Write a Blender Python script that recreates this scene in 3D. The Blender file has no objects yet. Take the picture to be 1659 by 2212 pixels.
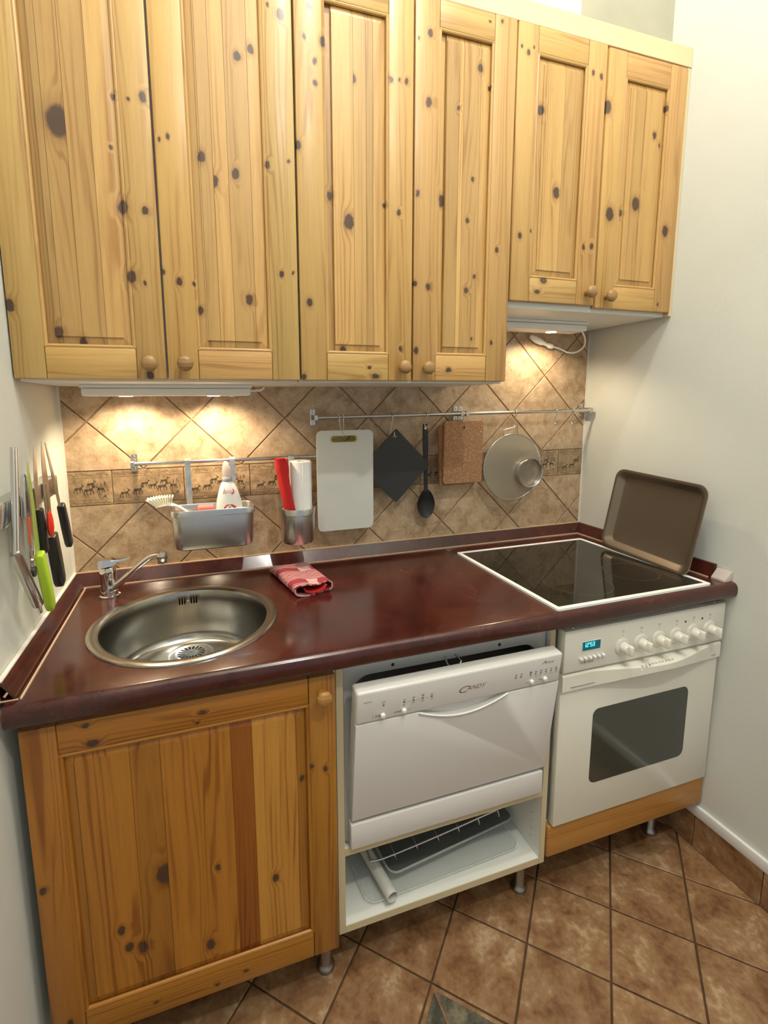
import bpy, bmesh, math, random
from mathutils import Vector, Matrix
random.seed(7)
S = bpy.context.scene
COL = S.collection
R = math.radians

# ------------------------------------------------------------------ camera
cam_d = bpy.data.cameras.new('camera'); cam = bpy.data.objects.new('camera', cam_d); COL.objects.link(cam)
W_PX, H_PX, F_PX, PPX, PPY = 1659.0, 2212.0, 1053.05, 766.91, 1022.07
cam_d.sensor_fit = 'HORIZONTAL'; cam_d.sensor_width = 36.0
cam_d.lens = 36.0 * F_PX / W_PX
cam_d.shift_x = (W_PX / 2 - PPX) / W_PX
cam_d.shift_y = (PPY - H_PX / 2) / W_PX
cr, cu_, cf = Vector((0.95001394, -0.31209375, -0.00842647)), Vector((0.05246078, 0.13296818, 0.98973094)), Vector((0.30776839, 0.94070024, -0.14269431))
m = Matrix((cr, cu_, -cf)).transposed().to_4x4(); m.translation = Vector((0.3495, -1.5567, 1.4256))
cam.matrix_world = m; cam_d.clip_start = 0.02
S.camera = cam

# ------------------------------------------------------------------ world, main light, exposure
w = bpy.data.worlds.new('world'); S.world = w; w.use_nodes = True
w.node_tree.nodes['Background'].inputs[0].default_value = (0.90, 0.96, 1.0, 1)
w.node_tree.nodes['Background'].inputs[1].default_value = 0.42
def point(name, loc, watts, col, rad):
    l = bpy.data.lights.new(name, 'POINT'); l.energy = watts; l.color = col; l.shadow_soft_size = rad
    o = bpy.data.objects.new(name, l); COL.objects.link(o); o.location = loc; return o
point('ceiling_lamp_rear_offscreen', (0.98, -2.02, 3.18), 56, (1.0, 0.955, 0.875), 0.035)
point('ceiling_lamp_front_offscreen', (0.92, -1.02, 3.32), 40, (1.0, 0.955, 0.875), 0.035)
S.view_settings.view_transform = 'Standard'; S.view_settings.look = 'None'
S.view_settings.exposure = 0.12; S.view_settings.gamma = 1; S.view_settings.use_curve_mapping = False

# ------------------------------------------------------------------ mesh builder
class B:
    def __init__(s): s.bm = bmesh.new()
    def _new(s, verts, faces):
        vs = [s.bm.verts.new(v) for v in verts]; fs = []
        for f in faces:
            try: fs.append(s.bm.faces.new([vs[i] for i in f]))
            except ValueError: pass
        return vs, fs
    def box(s, x0, x1, y0, y1, z0, z1, bev=0, seg=1):
        v = [(x, y, z) for x in (x0, x1) for y in (y0, y1) for z in (z0, z1)]
        vs, fs = s._new(v, [(0,1,3,2),(4,6,7,5),(0,4,5,1),(2,3,7,6),(0,2,6,4),(1,5,7,3)])
        if bev:
            es = list({e for f in fs for e in f.edges})
            bmesh.ops.bevel(s.bm, geom=es, offset=bev, segments=seg, profile=0.5, affect='EDGES')
        return s
    def prism(s, pts, ax, a, b, bev=0, seg=2):
        def P(p, t): return {'x': (t, p[0], p[1]), 'y': (p[0], t, p[1]), 'z': (p[0], p[1], t)}[ax]
        n = len(pts)
        v = [P(p, a) for p in pts] + [P(p, b) for p in pts]
        f = [tuple(range(n)), tuple(range(2*n-1, n-1, -1))] + [(i, (i+1) % n, n+(i+1) % n, n+i) for i in range(n)]
        vs, fs = s._new(v, f)
        if bev:
            es = [e for e in {e for f_ in fs[:2] for e in f_.edges}]
            bmesh.ops.bevel(s.bm, geom=es, offset=bev, segments=seg, profile=0.5, affect='EDGES')
        return s
    def ring(s, outer, inner, ax, a, b):
        def P(p, t): return {'x': (t, p[0], p[1]), 'y': (p[0], t, p[1]), 'z': (p[0], p[1], t)}[ax]
        n = len(outer)
        v = [P(p, a) for p in outer] + [P(p, a) for p in inner] + [P(p, b) for p in outer] + [P(p, b) for p in inner]
        f = []
        for i in range(n):
            j = (i+1) % n
            f += [(i, j, n+j, n+i), (2*n+i, 3*n+i, 3*n+j, 2*n+j), (i, 2*n+i, 2*n+j, j), (n+i, n+j, 3*n+j, 3*n+i)]
        s._new(v, f); return s
    def lathe(s, prof, c, ax='z', seg=28):
        rings = []
        for r, h in prof:
            rg = []
            for k in range(seg):
                a = 2*math.pi*k/seg; ca, sa = r*math.cos(a), r*math.sin(a)
                rg.append({'z': (c[0]+ca, c[1]+sa, c[2]+h), 'y': (c[0]+ca, c[1]+h, c[2]+sa), 'x': (c[0]+h, c[1]+ca, c[2]+sa)}[ax])
            rings.append(rg)
        s.loft(rings, caps=False)
        if prof[0] == prof[-1]: bmesh.ops.remove_doubles(s.bm, verts=s.bm.verts[:], dist=2e-5)
        return s
    def loft(s, rings, caps=True):
        n = len(rings[0]); v = [p for r in rings for p in r]; f = []
        for k in range(len(rings)-1):
            for i in range(n):
                j = (i+1) % n; f.append((k*n+i, k*n+j, (k+1)*n+j, (k+1)*n+i))
        if caps: f += [tuple(range(n)), tuple(range(len(v)-1, len(v)-n-1, -1))]
        s._new(v, f); return s
    def cyl(s, p, q, r, seg=16, r2=None): return s.tube([p, q], [r, r if r2 is None else r2], seg)
    def tube(s, path, r, seg=8, closed=False):
        P = [Vector(p) for p in path]; n = len(P); rs = r if isinstance(r, (list, tuple)) else [r]*n
        T = []
        for i in range(n):
            if closed: t = P[(i+1) % n]-P[i-1]
            else: t = P[min(i+1, n-1)]-P[max(i-1, 0)]
            T.append(t.normalized())
        up = Vector((0, 0, 1)) if abs(T[0].z) < 0.9 else Vector((1, 0, 0))
        nrm = T[0].cross(up).normalized(); rings = []
        for i in range(n):
            nrm = (nrm - T[i]*nrm.dot(T[i])).normalized(); bi = T[i].cross(nrm)
            rings.append([tuple(P[i]+rs[i]*(math.cos(2*math.pi*k/seg)*nrm+math.sin(2*math.pi*k/seg)*bi)) for k in range(seg)])
        if closed: rings.append(rings[0])
        return s.loft(rings, caps=not closed)
    def ball(s, c, rx, ry=None, rz=None, seg=20, n=10):
        ry = rx if ry is None else ry; rz = rx if rz is None else rz
        rings = []
        for i in range(1, n):
            t = math.pi*i/n
            rings.append([(c[0]+rx*math.sin(t)*math.cos(2*math.pi*k/seg), c[1]+ry*math.sin(t)*math.sin(2*math.pi*k/seg), c[2]+rz*math.cos(t)) for k in range(seg)])
        return s.loft(rings)
    def mesh(s, me, M):
        vs = [s.bm.verts.new(M @ v.co) for v in me.vertices]
        for p in me.polygons:
            try: s.bm.faces.new([vs[i] for i in p.vertices])
            except ValueError: pass
        return s
    def xf(s, M): bmesh.ops.transform(s.bm, matrix=M, verts=s.bm.verts[:]); return s

def bez(p, n=8):   # catmull-rom through points
    P = [Vector(q) for q in p]; P = [P[0]*2-P[1]] + P + [P[-1]*2-P[-2]]; o = []
    for i in range(1, len(P)-2):
        for k in range(n):
            t = k/n; a, b, c, d = P[i-1], P[i], P[i+1], P[i+2]
            o.append(0.5*((2*b)+(c-a)*t+(2*a-5*b+4*c-d)*t*t+(3*b-a-3*c+d)*t**3))
    return o+[P[-2]]
def rr(x0, x1, y0, y1, r, n=5):
    o = []
    for cx, cy, a in ((x1-r, y1-r, 0), (x0+r, y1-r, 90), (x0+r, y0+r, 180), (x1-r, y0+r, 270)):
        for k in range(n+1):
            t = R(a+90*k/n); o.append((cx+r*math.cos(t), cy+r*math.sin(t)))
    return o
OFF = {}
def mk(name, b, mat, parent=None, color=None, smooth=30, origin=None, label=None):
    bmesh.ops.recalc_face_normals(b.bm, faces=b.bm.faces[:])
    if parent is not None: off = OFF[parent]
    elif origin is not None: off = Vector(origin)
    else:
        vs = [v.co for v in b.bm.verts]
        lo = [min(v[i] for v in vs) for i in range(3)]; hi = [max(v[i] for v in vs) for i in range(3)]
        off = Vector(((lo[0]+hi[0])/2, (lo[1]+hi[1])/2, lo[2]))
    bmesh.ops.translate(b.bm, verts=b.bm.verts[:], vec=-off)
    me = bpy.data.meshes.new(name); b.bm.to_mesh(me); b.bm.free()
    if smooth:
        me.shade_smooth(); me.set_sharp_from_angle(angle=R(smooth))
    me.materials.append(mat)
    o = bpy.data.objects.new(name, me); COL.objects.link(o)
    if parent is not None: o.parent = parent
    else: o.location = off
    OFF[o] = off
    if color: o.color = (*color, 1)
    if label: o['label'] = label
    return o
def inst(name, me_obj, parent, delta, color=None):
    o = bpy.data.objects.new(name, me_obj.data); COL.objects.link(o); o.parent = parent; o.location = delta; OFF[o] = OFF[parent]
    if color: o.color = (*color, 1)
    return o
def thing(name, label, cat, loc=(0, 0, 0), group=None):
    o = bpy.data.objects.new(name, None); COL.objects.link(o); o.location = loc; OFF[o] = Vector(loc)
    o.empty_display_size = 0.05; o['label'] = label; o['category'] = cat
    if group: o['group'] = group
    return o
def tag(o, label, cat, group=None):
    o['label'] = label; o['category'] = cat
    if group: o['group'] = group
    return o
def struct(o): o['kind'] = 'structure'; return o
def text_mesh(body, size, shear=0.0):
    c = bpy.data.curves.new('lettering', 'FONT'); c.body = body; c.size = size; c.shear = shear; c.align_x = 'CENTER'; c.resolution_u = 3
    o = bpy.data.objects.new('lettering', c); COL.objects.link(o)
    bpy.context.view_layer.update()
    me = bpy.data.meshes.new_from_object(o.evaluated_get(bpy.context.evaluated_depsgraph_get()))
    bpy.data.objects.remove(o); bpy.data.curves.remove(c)
    return me
def carve(o, b):
    """cut the builder's solids out of o as real holes"""
    c = mk('cutter', b, o.data.materials[0], o, smooth=0)
    c.parent = None; c.location = OFF[o]
    md_ = o.modifiers.new('holes', 'BOOLEAN'); md_.object = c; md_.operation = 'DIFFERENCE'; md_.solver = 'EXACT'
    bpy.context.view_layer.update()
    me_ = bpy.data.meshes.new_from_object(o.evaluated_get(bpy.context.evaluated_depsgraph_get()))
    o.modifiers.clear(); o.data = me_; bpy.data.objects.remove(c)
    me_.set_sharp_from_angle(angle=R(35))
# ------------------------------------------------------------------ materials
def nt(name):
    mt = bpy.data.materials.new(name); mt.use_nodes = True
    t = mt.node_tree; return mt, t, t.nodes['Principled BSDF']
class N:
    def __init__(s, t): s.t = t
    def __call__(s, kind, op=None, ins=(), **kw):
        n = s.t.nodes.new(kind)
        if op: n.operation = op
        for k, v in kw.items(): setattr(n, k, v)
        for i, v in enumerate(ins):
            if v is None: continue
            if isinstance(v, bpy.types.NodeSocket): s.t.links.new(v, n.inputs[i])
            else: n.inputs[i].default_value = v
        return n
    def link(s, a, b): s.t.links.new(a, b)
def plain(name, col, rough=0.5, metal=0.0, coat=0.0, var=0.0, vscale=8.0, bump=0.0, bscale=200.0, alpha=1.0, emis=None, trans=0.0, spec=0.5):
    mt, t, p = nt(name); n = N(t)
    p.inputs['Base Color'].default_value = (*col, 1); p.inputs['Roughness'].default_value = rough; p.inputs['Metallic'].default_value = metal
    p.inputs['Coat Weight'].default_value = coat; p.inputs['Coat Roughness'].default_value = 0.08; p.inputs['Alpha'].default_value = alpha
    p.inputs['Transmission Weight'].default_value = trans; p.inputs['Specular IOR Level'].default_value = spec
    if emis: p.inputs['Emission Color'].default_value = (*emis[0], 1); p.inputs['Emission Strength'].default_value = emis[1]
    if var or bump:
        tc = n('ShaderNodeTexCoord')
    if var:
        nz = n('ShaderNodeTexNoise'); n.link(tc.outputs['Object'], nz.inputs['Vector']); nz.inputs['Scale'].default_value = vscale; nz.inputs['Detail'].default_value = 6
        mr = n('ShaderNodeMapRange', ins=(nz.outputs['Fac'], 0.3, 0.7, 1-var, 1+var*0.6))
        mx = n('ShaderNodeMix', data_type='RGBA', blend_type='MULTIPLY'); mx.inputs[0].default_value = 1
        mx.inputs[6].default_value = (*col, 1); n.link(mr.outputs[0], mx.inputs[7]); n.link(mx.outputs[2], p.inputs['Base Color'])
        if rough < 0.6:
            rg = n('ShaderNodeMapRange', ins=(nz.outputs['Fac'], 0.3, 0.7, rough*0.8, min(1, rough*1.35))); n.link(rg.outputs[0], p.inputs['Roughness'])
    if bump:
        b2 = n('ShaderNodeTexNoise'); n.link(tc.outputs['Object'], b2.inputs['Vector']); b2.inputs['Scale'].default_value = bscale; b2.inputs['Detail'].default_value = 4
        bp = n('ShaderNodeBump'); bp.inputs['Strength'].default_value = bump; bp.inputs['Distance'].default_value = 0.002
        n.link(b2.outputs['Fac'], bp.inputs['Height']); n.link(bp.outputs[0], p.inputs['Normal'])
    return mt
def tile_mat(name, stops, scale, rough, bump=0.25, dark=None):
    mt, t, p = nt(name); n = N(t)
    tc = n('ShaderNodeTexCoord'); oi = n('ShaderNodeObjectInfo')
    off = n('ShaderNodeVectorMath', 'SCALE'); off.inputs[0].default_value = (31, 17, 23); n.link(oi.outputs['Random'], off.inputs['Scale'])
    ad = n('ShaderNodeVectorMath', 'ADD', (tc.outputs['Object'], off.outputs[0]))
    n1 = n('ShaderNodeTexNoise'); n.link(ad.outputs[0], n1.inputs['Vector']); n1.inputs['Scale'].default_value = scale; n1.inputs['Detail'].default_value = 8; n1.inputs['Roughness'].default_value = 0.62; n1.inputs['Distortion'].default_value = 0.4
    n2 = n('ShaderNodeTexNoise'); n.link(ad.outputs[0], n2.inputs['Vector']); n2.inputs['Scale'].default_value = scale*6; n2.inputs['Detail'].default_value = 5
    sm = n('ShaderNodeMath', 'MULTIPLY_ADD', (n2.outputs['Fac'], 0.35, n1.outputs['Fac'])); sb = n('ShaderNodeMath', 'SUBTRACT', (sm.outputs[0], 0.175))
    cr_ = n('ShaderNodeValToRGB'); n.link(sb.outputs[0], cr_.inputs[0]); el = cr_.color_ramp.elements
    el[0].position, el[0].color = stops[0][0], (*stops[0][1], 1); el[1].position, el[1].color = stops[-1][0], (*stops[-1][1], 1)
    for ps, c in stops[1:-1]: e = el.new(ps); e.color = (*c, 1)
    tone = n('ShaderNodeMapRange', ins=(oi.outputs['Random'], 0, 1, 0.93, 1.06))
    mx = n('ShaderNodeMix', data_type='RGBA', blend_type='MULTIPLY'); mx.inputs[0].default_value = 1
    n.link(cr_.outputs[0], mx.inputs[6]); n.link(tone.outputs[0], mx.inputs[7]); n.link(mx.outputs[2], p.inputs['Base Color'])
    p.inputs['Roughness'].default_value = rough
    bp = n('ShaderNodeBump'); bp.inputs['Strength'].default_value = bump; bp.inputs['Distance'].default_value = 0.002; n.link(sb.outputs[0], bp.inputs['Height']); n.link(bp.outputs[0], p.inputs['Normal'])
    return mt
def wood(name, light, dark, axis, knots=(), rough=0.45, freq=380.0, strength=1.0, seed=0.0):
    """pine: grain along axis ('z' or 'x'); knots are (u, v, r) on the xz plane in object space"""
    mt, t, p = nt(name); n = N(t)
    tc = n('ShaderNodeTexCoord'); ob = tc.outputs['Object']; oi = n('ShaderNodeObjectInfo')
    sc = (1.0, 1.0, 0.055) if axis == 'z' else (0.055, 1.0, 1.0)
    mp = n('ShaderNodeVectorMath', 'MULTIPLY', (ob, sc))
    rnd = n('ShaderNodeVectorMath', 'SCALE'); rnd.inputs[0].default_value = (5.3, 7.1, 3.7); n.link(oi.outputs['Random'], rnd.inputs['Scale'])
    mp2 = n('ShaderNodeVectorMath', 'ADD', (mp.outputs[0], rnd.outputs[0]))
    lo = n('ShaderNodeTexNoise'); n.link(mp2.outputs[0], lo.inputs['Vector']); lo.inputs['Scale'].default_value = 14; lo.inputs['Detail'].default_value = 2
    fi = n('ShaderNodeTexNoise'); n.link(mp2.outputs[0], fi.inputs['Vector']); fi.inputs['Scale'].default_value = 260; fi.inputs['Detail'].default_value = 3
    bd = n('ShaderNodeTexNoise'); n.link(mp2.outputs[0], bd.inputs['Vector']); bd.inputs['Scale'].default_value = 34; bd.inputs['Detail'].default_value = 1
    sx = n('ShaderNodeSeparateXYZ', ins=(ob,)); u = sx.outputs[0] if axis == 'z' else sx.outputs[2]
    ph = n('ShaderNodeMath', 'MULTIPLY', (u, freq)).outputs[0]
    ph = n('ShaderNodeMath', 'MULTIPLY_ADD', (lo.outputs['Fac'], 60.0, ph)).outputs[0]
    mask = halo = None
    if knots:
        wn = n('ShaderNodeTexNoise'); n.link(ob, wn.inputs['Vector']); wn.inputs['Scale'].default_value = 70; wn.inputs['Detail'].default_value = 2
        wc = n('ShaderNodeVectorMath', 'SUBTRACT', (wn.outputs['Color'], (0.5, 0.5, 0.5))); ws = n('ShaderNodeVectorMath', 'SCALE', (wc.outputs[0],)); ws.inputs['Scale'].default_value = 0.008
        pos = n('ShaderNodeVectorMath', 'ADD', (ob, ws.outputs[0])).outputs[0]
        for ku, kv, kr, *lim in knots:
            a = n('ShaderNodeVectorMath', 'SUBTRACT', (pos, (ku, 0, kv)))
            st = (1/kr, 0, 0.70/kr) if axis == 'z' else (0.70/kr, 0, 1/kr)
            b = n('ShaderNodeVectorMath', 'MULTIPLY', (a.outputs[0], st)); d = n('ShaderNodeVectorMath', 'LENGTH', (b.outputs[0],)).outputs['Value']
            k = n('ShaderNodeMapRange', ins=(d, 0.80, 1.25, 1.0, 0.0), interpolation_type='SMOOTHSTEP').outputs[0]
            h = n('ShaderNodeMapRange', ins=(d, 0.5, 3.6, 1.0, 0.0), interpolation_type='SMOOTHERSTEP').outputs[0]
            if lim:
                gt = n('ShaderNodeMath', 'GREATER_THAN', (sx.outputs[0], lim[0])).outputs[0]; lt = n('ShaderNodeMath', 'LESS_THAN', (sx.outputs[0], lim[1])).outputs[0]
                w_ = n('ShaderNodeMath', 'MULTIPLY', (gt, lt)).outputs[0]; k = n('ShaderNodeMath', 'MULTIPLY', (k, w_)).outputs[0]; h = n('ShaderNodeMath', 'MULTIPLY', (h, w_)).outputs[0]
            mask = k if mask is None else n('ShaderNodeMath', 'MAXIMUM', (mask, k)).outputs[0]
            halo = h if halo is None else n('ShaderNodeMath', 'MAXIMUM', (halo, h)).outputs[0]
        ph = n('ShaderNodeMath', 'MULTIPLY_ADD', (halo, 6.0, ph)).outputs[0]
    sn = n('ShaderNodeMath', 'SINE', (ph,)).outputs[0]
    g = n('ShaderNodeMapRange', ins=(sn, 0.0, 1.0, 0.0, 1.0), interpolation_type='SMOOTHSTEP').outputs[0]
    fb = n('ShaderNodeMapRange', ins=(fi.outputs['Fac'], 0.35, 0.7, 0.0, 1.0)).outputs[0]
    bb = n('ShaderNodeMapRange', ins=(bd.outputs['Fac'], 0.38, 0.66, 0.0, 1.0)).outputs[0]
    gb = n('ShaderNodeMath', 'MULTIPLY', (g, bb)).outputs[0]
    f1 = n('ShaderNodeMath', 'MULTIPLY', (gb, 0.62*strength)).outputs[0]
    f2 = n('ShaderNodeMath', 'MULTIPLY_ADD', (fb, 0.20*strength, f1)).outputs[0]
    f3 = n('ShaderNodeMath', 'MULTIPLY_ADD', (bb, 0.22*strength, f2), use_clamp=True).outputs[0]
    mx = n('ShaderNodeMix', data_type='RGBA'); n.link(f3, mx.inputs[0]); mx.inputs[6].default_value = (*light, 1); mx.inputs[7].default_value = (*dark, 1)
    ml = n('ShaderNodeMix', data_type='RGBA', blend_type='MULTIPLY'); ml.inputs[0].default_value = 1; n.link(mx.outputs[2], ml.inputs[6]); n.link(oi.outputs['Color'], ml.inputs[7])
    col = ml.outputs[2]
    if knots:
        hf = n('ShaderNodeMath', 'POWER', (halo, 3.0)).outputs[0]; hf = n('ShaderNodeMath', 'MULTIPLY', (hf, 0.42)).outputs[0]
        m1 = n('ShaderNodeMix', data_type='RGBA'); n.link(hf, m1.inputs[0]); n.link(col, m1.inputs[6]); m1.inputs[7].default_value = (dark[0]*0.55, dark[1]*0.45, dark[2]*0.5, 1)
        kf = n('ShaderNodeMath', 'MULTIPLY', (mask, 0.93)).outputs[0]
        m2 = n('ShaderNodeMix', data_type='RGBA'); n.link(kf, m2.inputs[0]); n.link(m1.outputs[2], m2.inputs[6]); m2.inputs[7].default_value = (0.055, 0.028, 0.016, 1)
        col = m2.outputs[2]
    n.link(col, p.inputs['Base Color']); p.inputs['Roughness'].default_value = rough
    p.inputs['Coat Weight'].default_value = 0.12; p.inputs['Coat Roughness'].default_value = 0.25
    bp = n('ShaderNodeBump'); bp.inputs['Strength'].default_value = 0.08; bp.inputs['Distance'].default_value = 0.001; n.link(f3, bp.inputs['Height']); n.link(bp.outputs[0], p.inputs['Normal'])
    return mt

PLASTER = plain('wall_plaster', (0.66, 0.675, 0.625), 0.85, var=0.05, vscale=3, bump=0.25, bscale=60)
BEIGE_PLASTER = plain('beige_plaster', (0.42, 0.40, 0.30), 0.9, var=0.12, vscale=5, bump=0.3, bscale=50)
CEIL = plain('ceiling_paint', (0.80, 0.80, 0.74), 0.9)
GROUT_W = plain('wall_grout', (0.33, 0.225, 0.13), 0.9, var=0.2, vscale=40)
GROUT_F = plain('floor_grout', (0.10, 0.055, 0.025), 0.9, var=0.2, vscale=30)
TILE_W = tile_mat('wall_tile', [(0.30, (0.30, 0.195, 0.110)), (0.44, (0.42, 0.295, 0.180)), (0.58, (0.50, 0.37, 0.240)), (0.75, (0.60, 0.47, 0.325))], 24, 0.38)
TILE_F = tile_mat('floor_tile', [(0.30, (0.155, 0.066, 0.027)), (0.44, (0.255, 0.128, 0.056)), (0.57, (0.335, 0.195, 0.097)), (0.70, (0.49, 0.34, 0.20))], 12, 0.40)
TILE_B = tile_mat('border_tile', [(0.30, (0.20, 0.135, 0.075)), (0.48, (0.34, 0.235, 0.135)), (0.70, (0.50, 0.36, 0.21))], 30, 0.42)
SLATE = tile_mat('slate_inlay', [(0.32, (0.030, 0.030, 0.022)), (0.5, (0.085, 0.080, 0.055)), (0.72, (0.23, 0.19, 0.12))], 22, 0.45)
PRINT_B = plain('border_print', (0.085, 0.06, 0.04), 0.5)
PRINT_S = plain('border_print_soft', (0.22, 0.155, 0.095), 0.5)
SEAL = plain('sealing_lip', (0.62, 0.45, 0.30), 0.5)
SEALW = plain('wall_caulk', (0.78, 0.75, 0.68), 0.7)
WHITE_M = plain('white_melamine', (0.80, 0.81, 0.76), 0.35)
WHITE_E = plain('white_enamel', (0.80, 0.78, 0.68), 0.22, coat=0.3)
WHITE_D = plain('white_dishwasher_plastic', (0.72, 0.70, 0.67), 0.30)
WHITE_DT = WHITE_D
WHITE_P = plain('white_plastic', (0.85, 0.85, 0.82), 0.4)
WHITE_F = plain('white_hob_frame', (0.90, 0.90, 0.86), 0.25)
EDGE = plain('yellowed_edge', (0.62, 0.53, 0.33), 0.5)
GREY_M = plain('grey_sheet', (0.50, 0.51, 0.50), 0.4, metal=0.2)
STEEL = plain('brushed_steel', (0.60, 0.59, 0.57), 0.24, metal=1)
STEEL_S = plain('sink_steel', (0.40, 0.39, 0.355), 0.22, metal=1)
CHROME = plain('chrome', (0.75, 0.73, 0.71), 0.07, metal=1)
GALV = plain('zinc_strap', (0.56, 0.60, 0.62), 0.33, metal=0.9, var=0.15, vscale=60)
TRAYM = plain('worn_tin', (0.25, 0.205, 0.16), 0.36, metal=0.85)
BLACK = plain('black_plastic', (0.012, 0.012, 0.012), 0.35)
BLACKM = plain('black_silicone', (0.030, 0.030, 0.029), 0.55)
GLASS_H = plain('ceramic_glass', (0.012, 0.011, 0.008), 0.045, spec=0.38)
RINGM = plain('hob_ring_print', (0.045, 0.042, 0.034), 0.25)
GLASS_O = plain('oven_glass', (0.050, 0.054, 0.044), 0.06, coat=0.4)
PAPER = plain('paper_towel', (0.86, 0.86, 0.83), 0.9, bump=0.4, bscale=150)
REDC = plain('red_cloth', (0.50, 0.014, 0.012), 0.9, bump=0.6, bscale=260)
REDP = plain('red_plastic', (0.68, 0.03, 0.012), 0.3)
PINK = plain('pink_sponge', (0.62, 0.16, 0.15), 0.9)
LIME = plain('lime_plastic', (0.40, 0.60, 0.03), 0.35)
GREENB = plain('green_blade', (0.36, 0.48, 0.10), 0.4)
ORANGE = plain('orange_plastic', (0.55, 0.10, 0.02), 0.4)
BOARDW = plain('white_board_plastic', (0.66, 0.67, 0.62), 0.42, var=0.04, vscale=9)
BOARDG = plain('green_board_edge', (0.42, 0.47, 0.08), 0.5)
BRISTLE = plain('brush_bristles', (0.86, 0.82, 0.66), 0.7)
CREAM = plain('cream_plastic', (0.84, 0.80, 0.66), 0.4)
CLEARP = plain('clear_plastic', (0.80, 0.84, 0.80), 0.15, alpha=0.42)
CAPM = plain('clear_cap', (0.82, 0.70, 0.66), 0.12, alpha=0.62)
MESHM = plain('fine_perforated_steel', (0.58, 0.54, 0.46), 0.34, metal=0.8, alpha=0.44)
GREYP = plain('grey_plastic', (0.36, 0.36, 0.37), 0.4)
CARD = plain('cardboard_tube', (0.66, 0.65, 0.60), 0.8)
SMOKE = plain('smoked_plastic', (0.10, 0.11, 0.105), 0.2, alpha=0.75)
INK = plain('grey_ink', (0.13, 0.13, 0.125), 0.6)
INKL = plain('light_ink', (0.34, 0.34, 0.32), 0.6)
BRAND = plain('bronze_ink', (0.20, 0.11, 0.065), 0.4)
LED = plain('display_digits', (0.05, 0.5, 0.55), 0.4, emis=((0.12, 0.95, 1.0), 1.6))
SCREEN = plain('display_glass', (0.004, 0.045, 0.055), 0.15, emis=((0.0, 0.16, 0.22), 0.35))
GREEN = plain('leaf_green_ink', (0.10, 0.28, 0.05), 0.5)
HALOGEN = plain('halogen_lens', (1, 0.9, 0.7), 0.3, emis=((1.0, 0.76, 0.42), 14.0))
UP_L, UP_D = (0.535, 0.325, 0.108), (0.35, 0.175, 0.045)
LO_L, LO_D = (0.43, 0.178, 0.020), (0.22, 0.068, 0.005)
PALE = wood('pale_spruce_x', (0.70, 0.56, 0.33), (0.60, 0.45, 0.24), 'x', strength=0.5)
PALEZ = wood('pale_spruce_z', (0.70, 0.56, 0.33), (0.60, 0.45, 0.24), 'z', strength=0.5)
KNOBW = wood('knob_pine', (0.36, 0.205, 0.075), (0.22, 0.11, 0.032), 'x', freq=900)
PLINTH = wood('plinth_pine', (0.50, 0.24, 0.055), (0.36, 0.145, 0.025), 'x')
def cork_mat():
    mt, t, p = nt('cork'); n = N(t); tc = n('ShaderNodeTexCoord')
    v = n('ShaderNodeTexVoronoi'); n.link(tc.outputs['Object'], v.inputs['Vector']); v.inputs['Scale'].default_value = 330
    cr_ = n('ShaderNodeValToRGB'); n.link(v.outputs['Color'], cr_.inputs[0]); e = cr_.color_ramp.elements
    e[0].position, e[0].color = 0.0, (0.27, 0.125, 0.055, 1); e[1].position, e[1].color = 0.95, (0.56, 0.36, 0.21, 1); q = e.new(0.7); q.color = (0.37, 0.19, 0.088, 1)
    n.link(cr_.outputs[0], p.inputs['Base Color']); p.inputs['Roughness'].default_value = 0.85; return mt
CORK = cork_mat()
def worktop_mat():
    mt, t, p = nt('red_brown_laminate'); n = N(t); tc = n('ShaderNodeTexCoord')
    a = n('ShaderNodeTexNoise'); n.link(tc.outputs['Object'], a.inputs['Vector']); a.inputs['Scale'].default_value = 9; a.inputs['Detail'].default_value = 10; a.inputs['Roughness'].default_value = 0.7; a.inputs['Distortion'].default_value = 0.3
    cr_ = n('ShaderNodeValToRGB'); n.link(a.outputs['Fac'], cr_.inputs[0]); e = cr_.color_ramp.elements
    e[0].position, e[0].color = 0.30, (0.026, 0.0048, 0.0036, 1); e[1].position, e[1].color = 0.80, (0.088, 0.019, 0.012, 1); q = e.new(0.5); q.color = (0.054, 0.0092, 0.0062, 1)
    n.link(cr_.outputs[0], p.inputs['Base Color'])
    rg = n('ShaderNodeMapRange', ins=(a.outputs['Fac'], 0.3, 0.7, 0.16, 0.30)); n.link(rg.outputs[0], p.inputs['Roughness'])
    p.inputs['Coat Weight'].default_value = 0.35; p.inputs['Coat Roughness'].default_value = 0.12; return mt
TOPM = worktop_mat()
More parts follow.
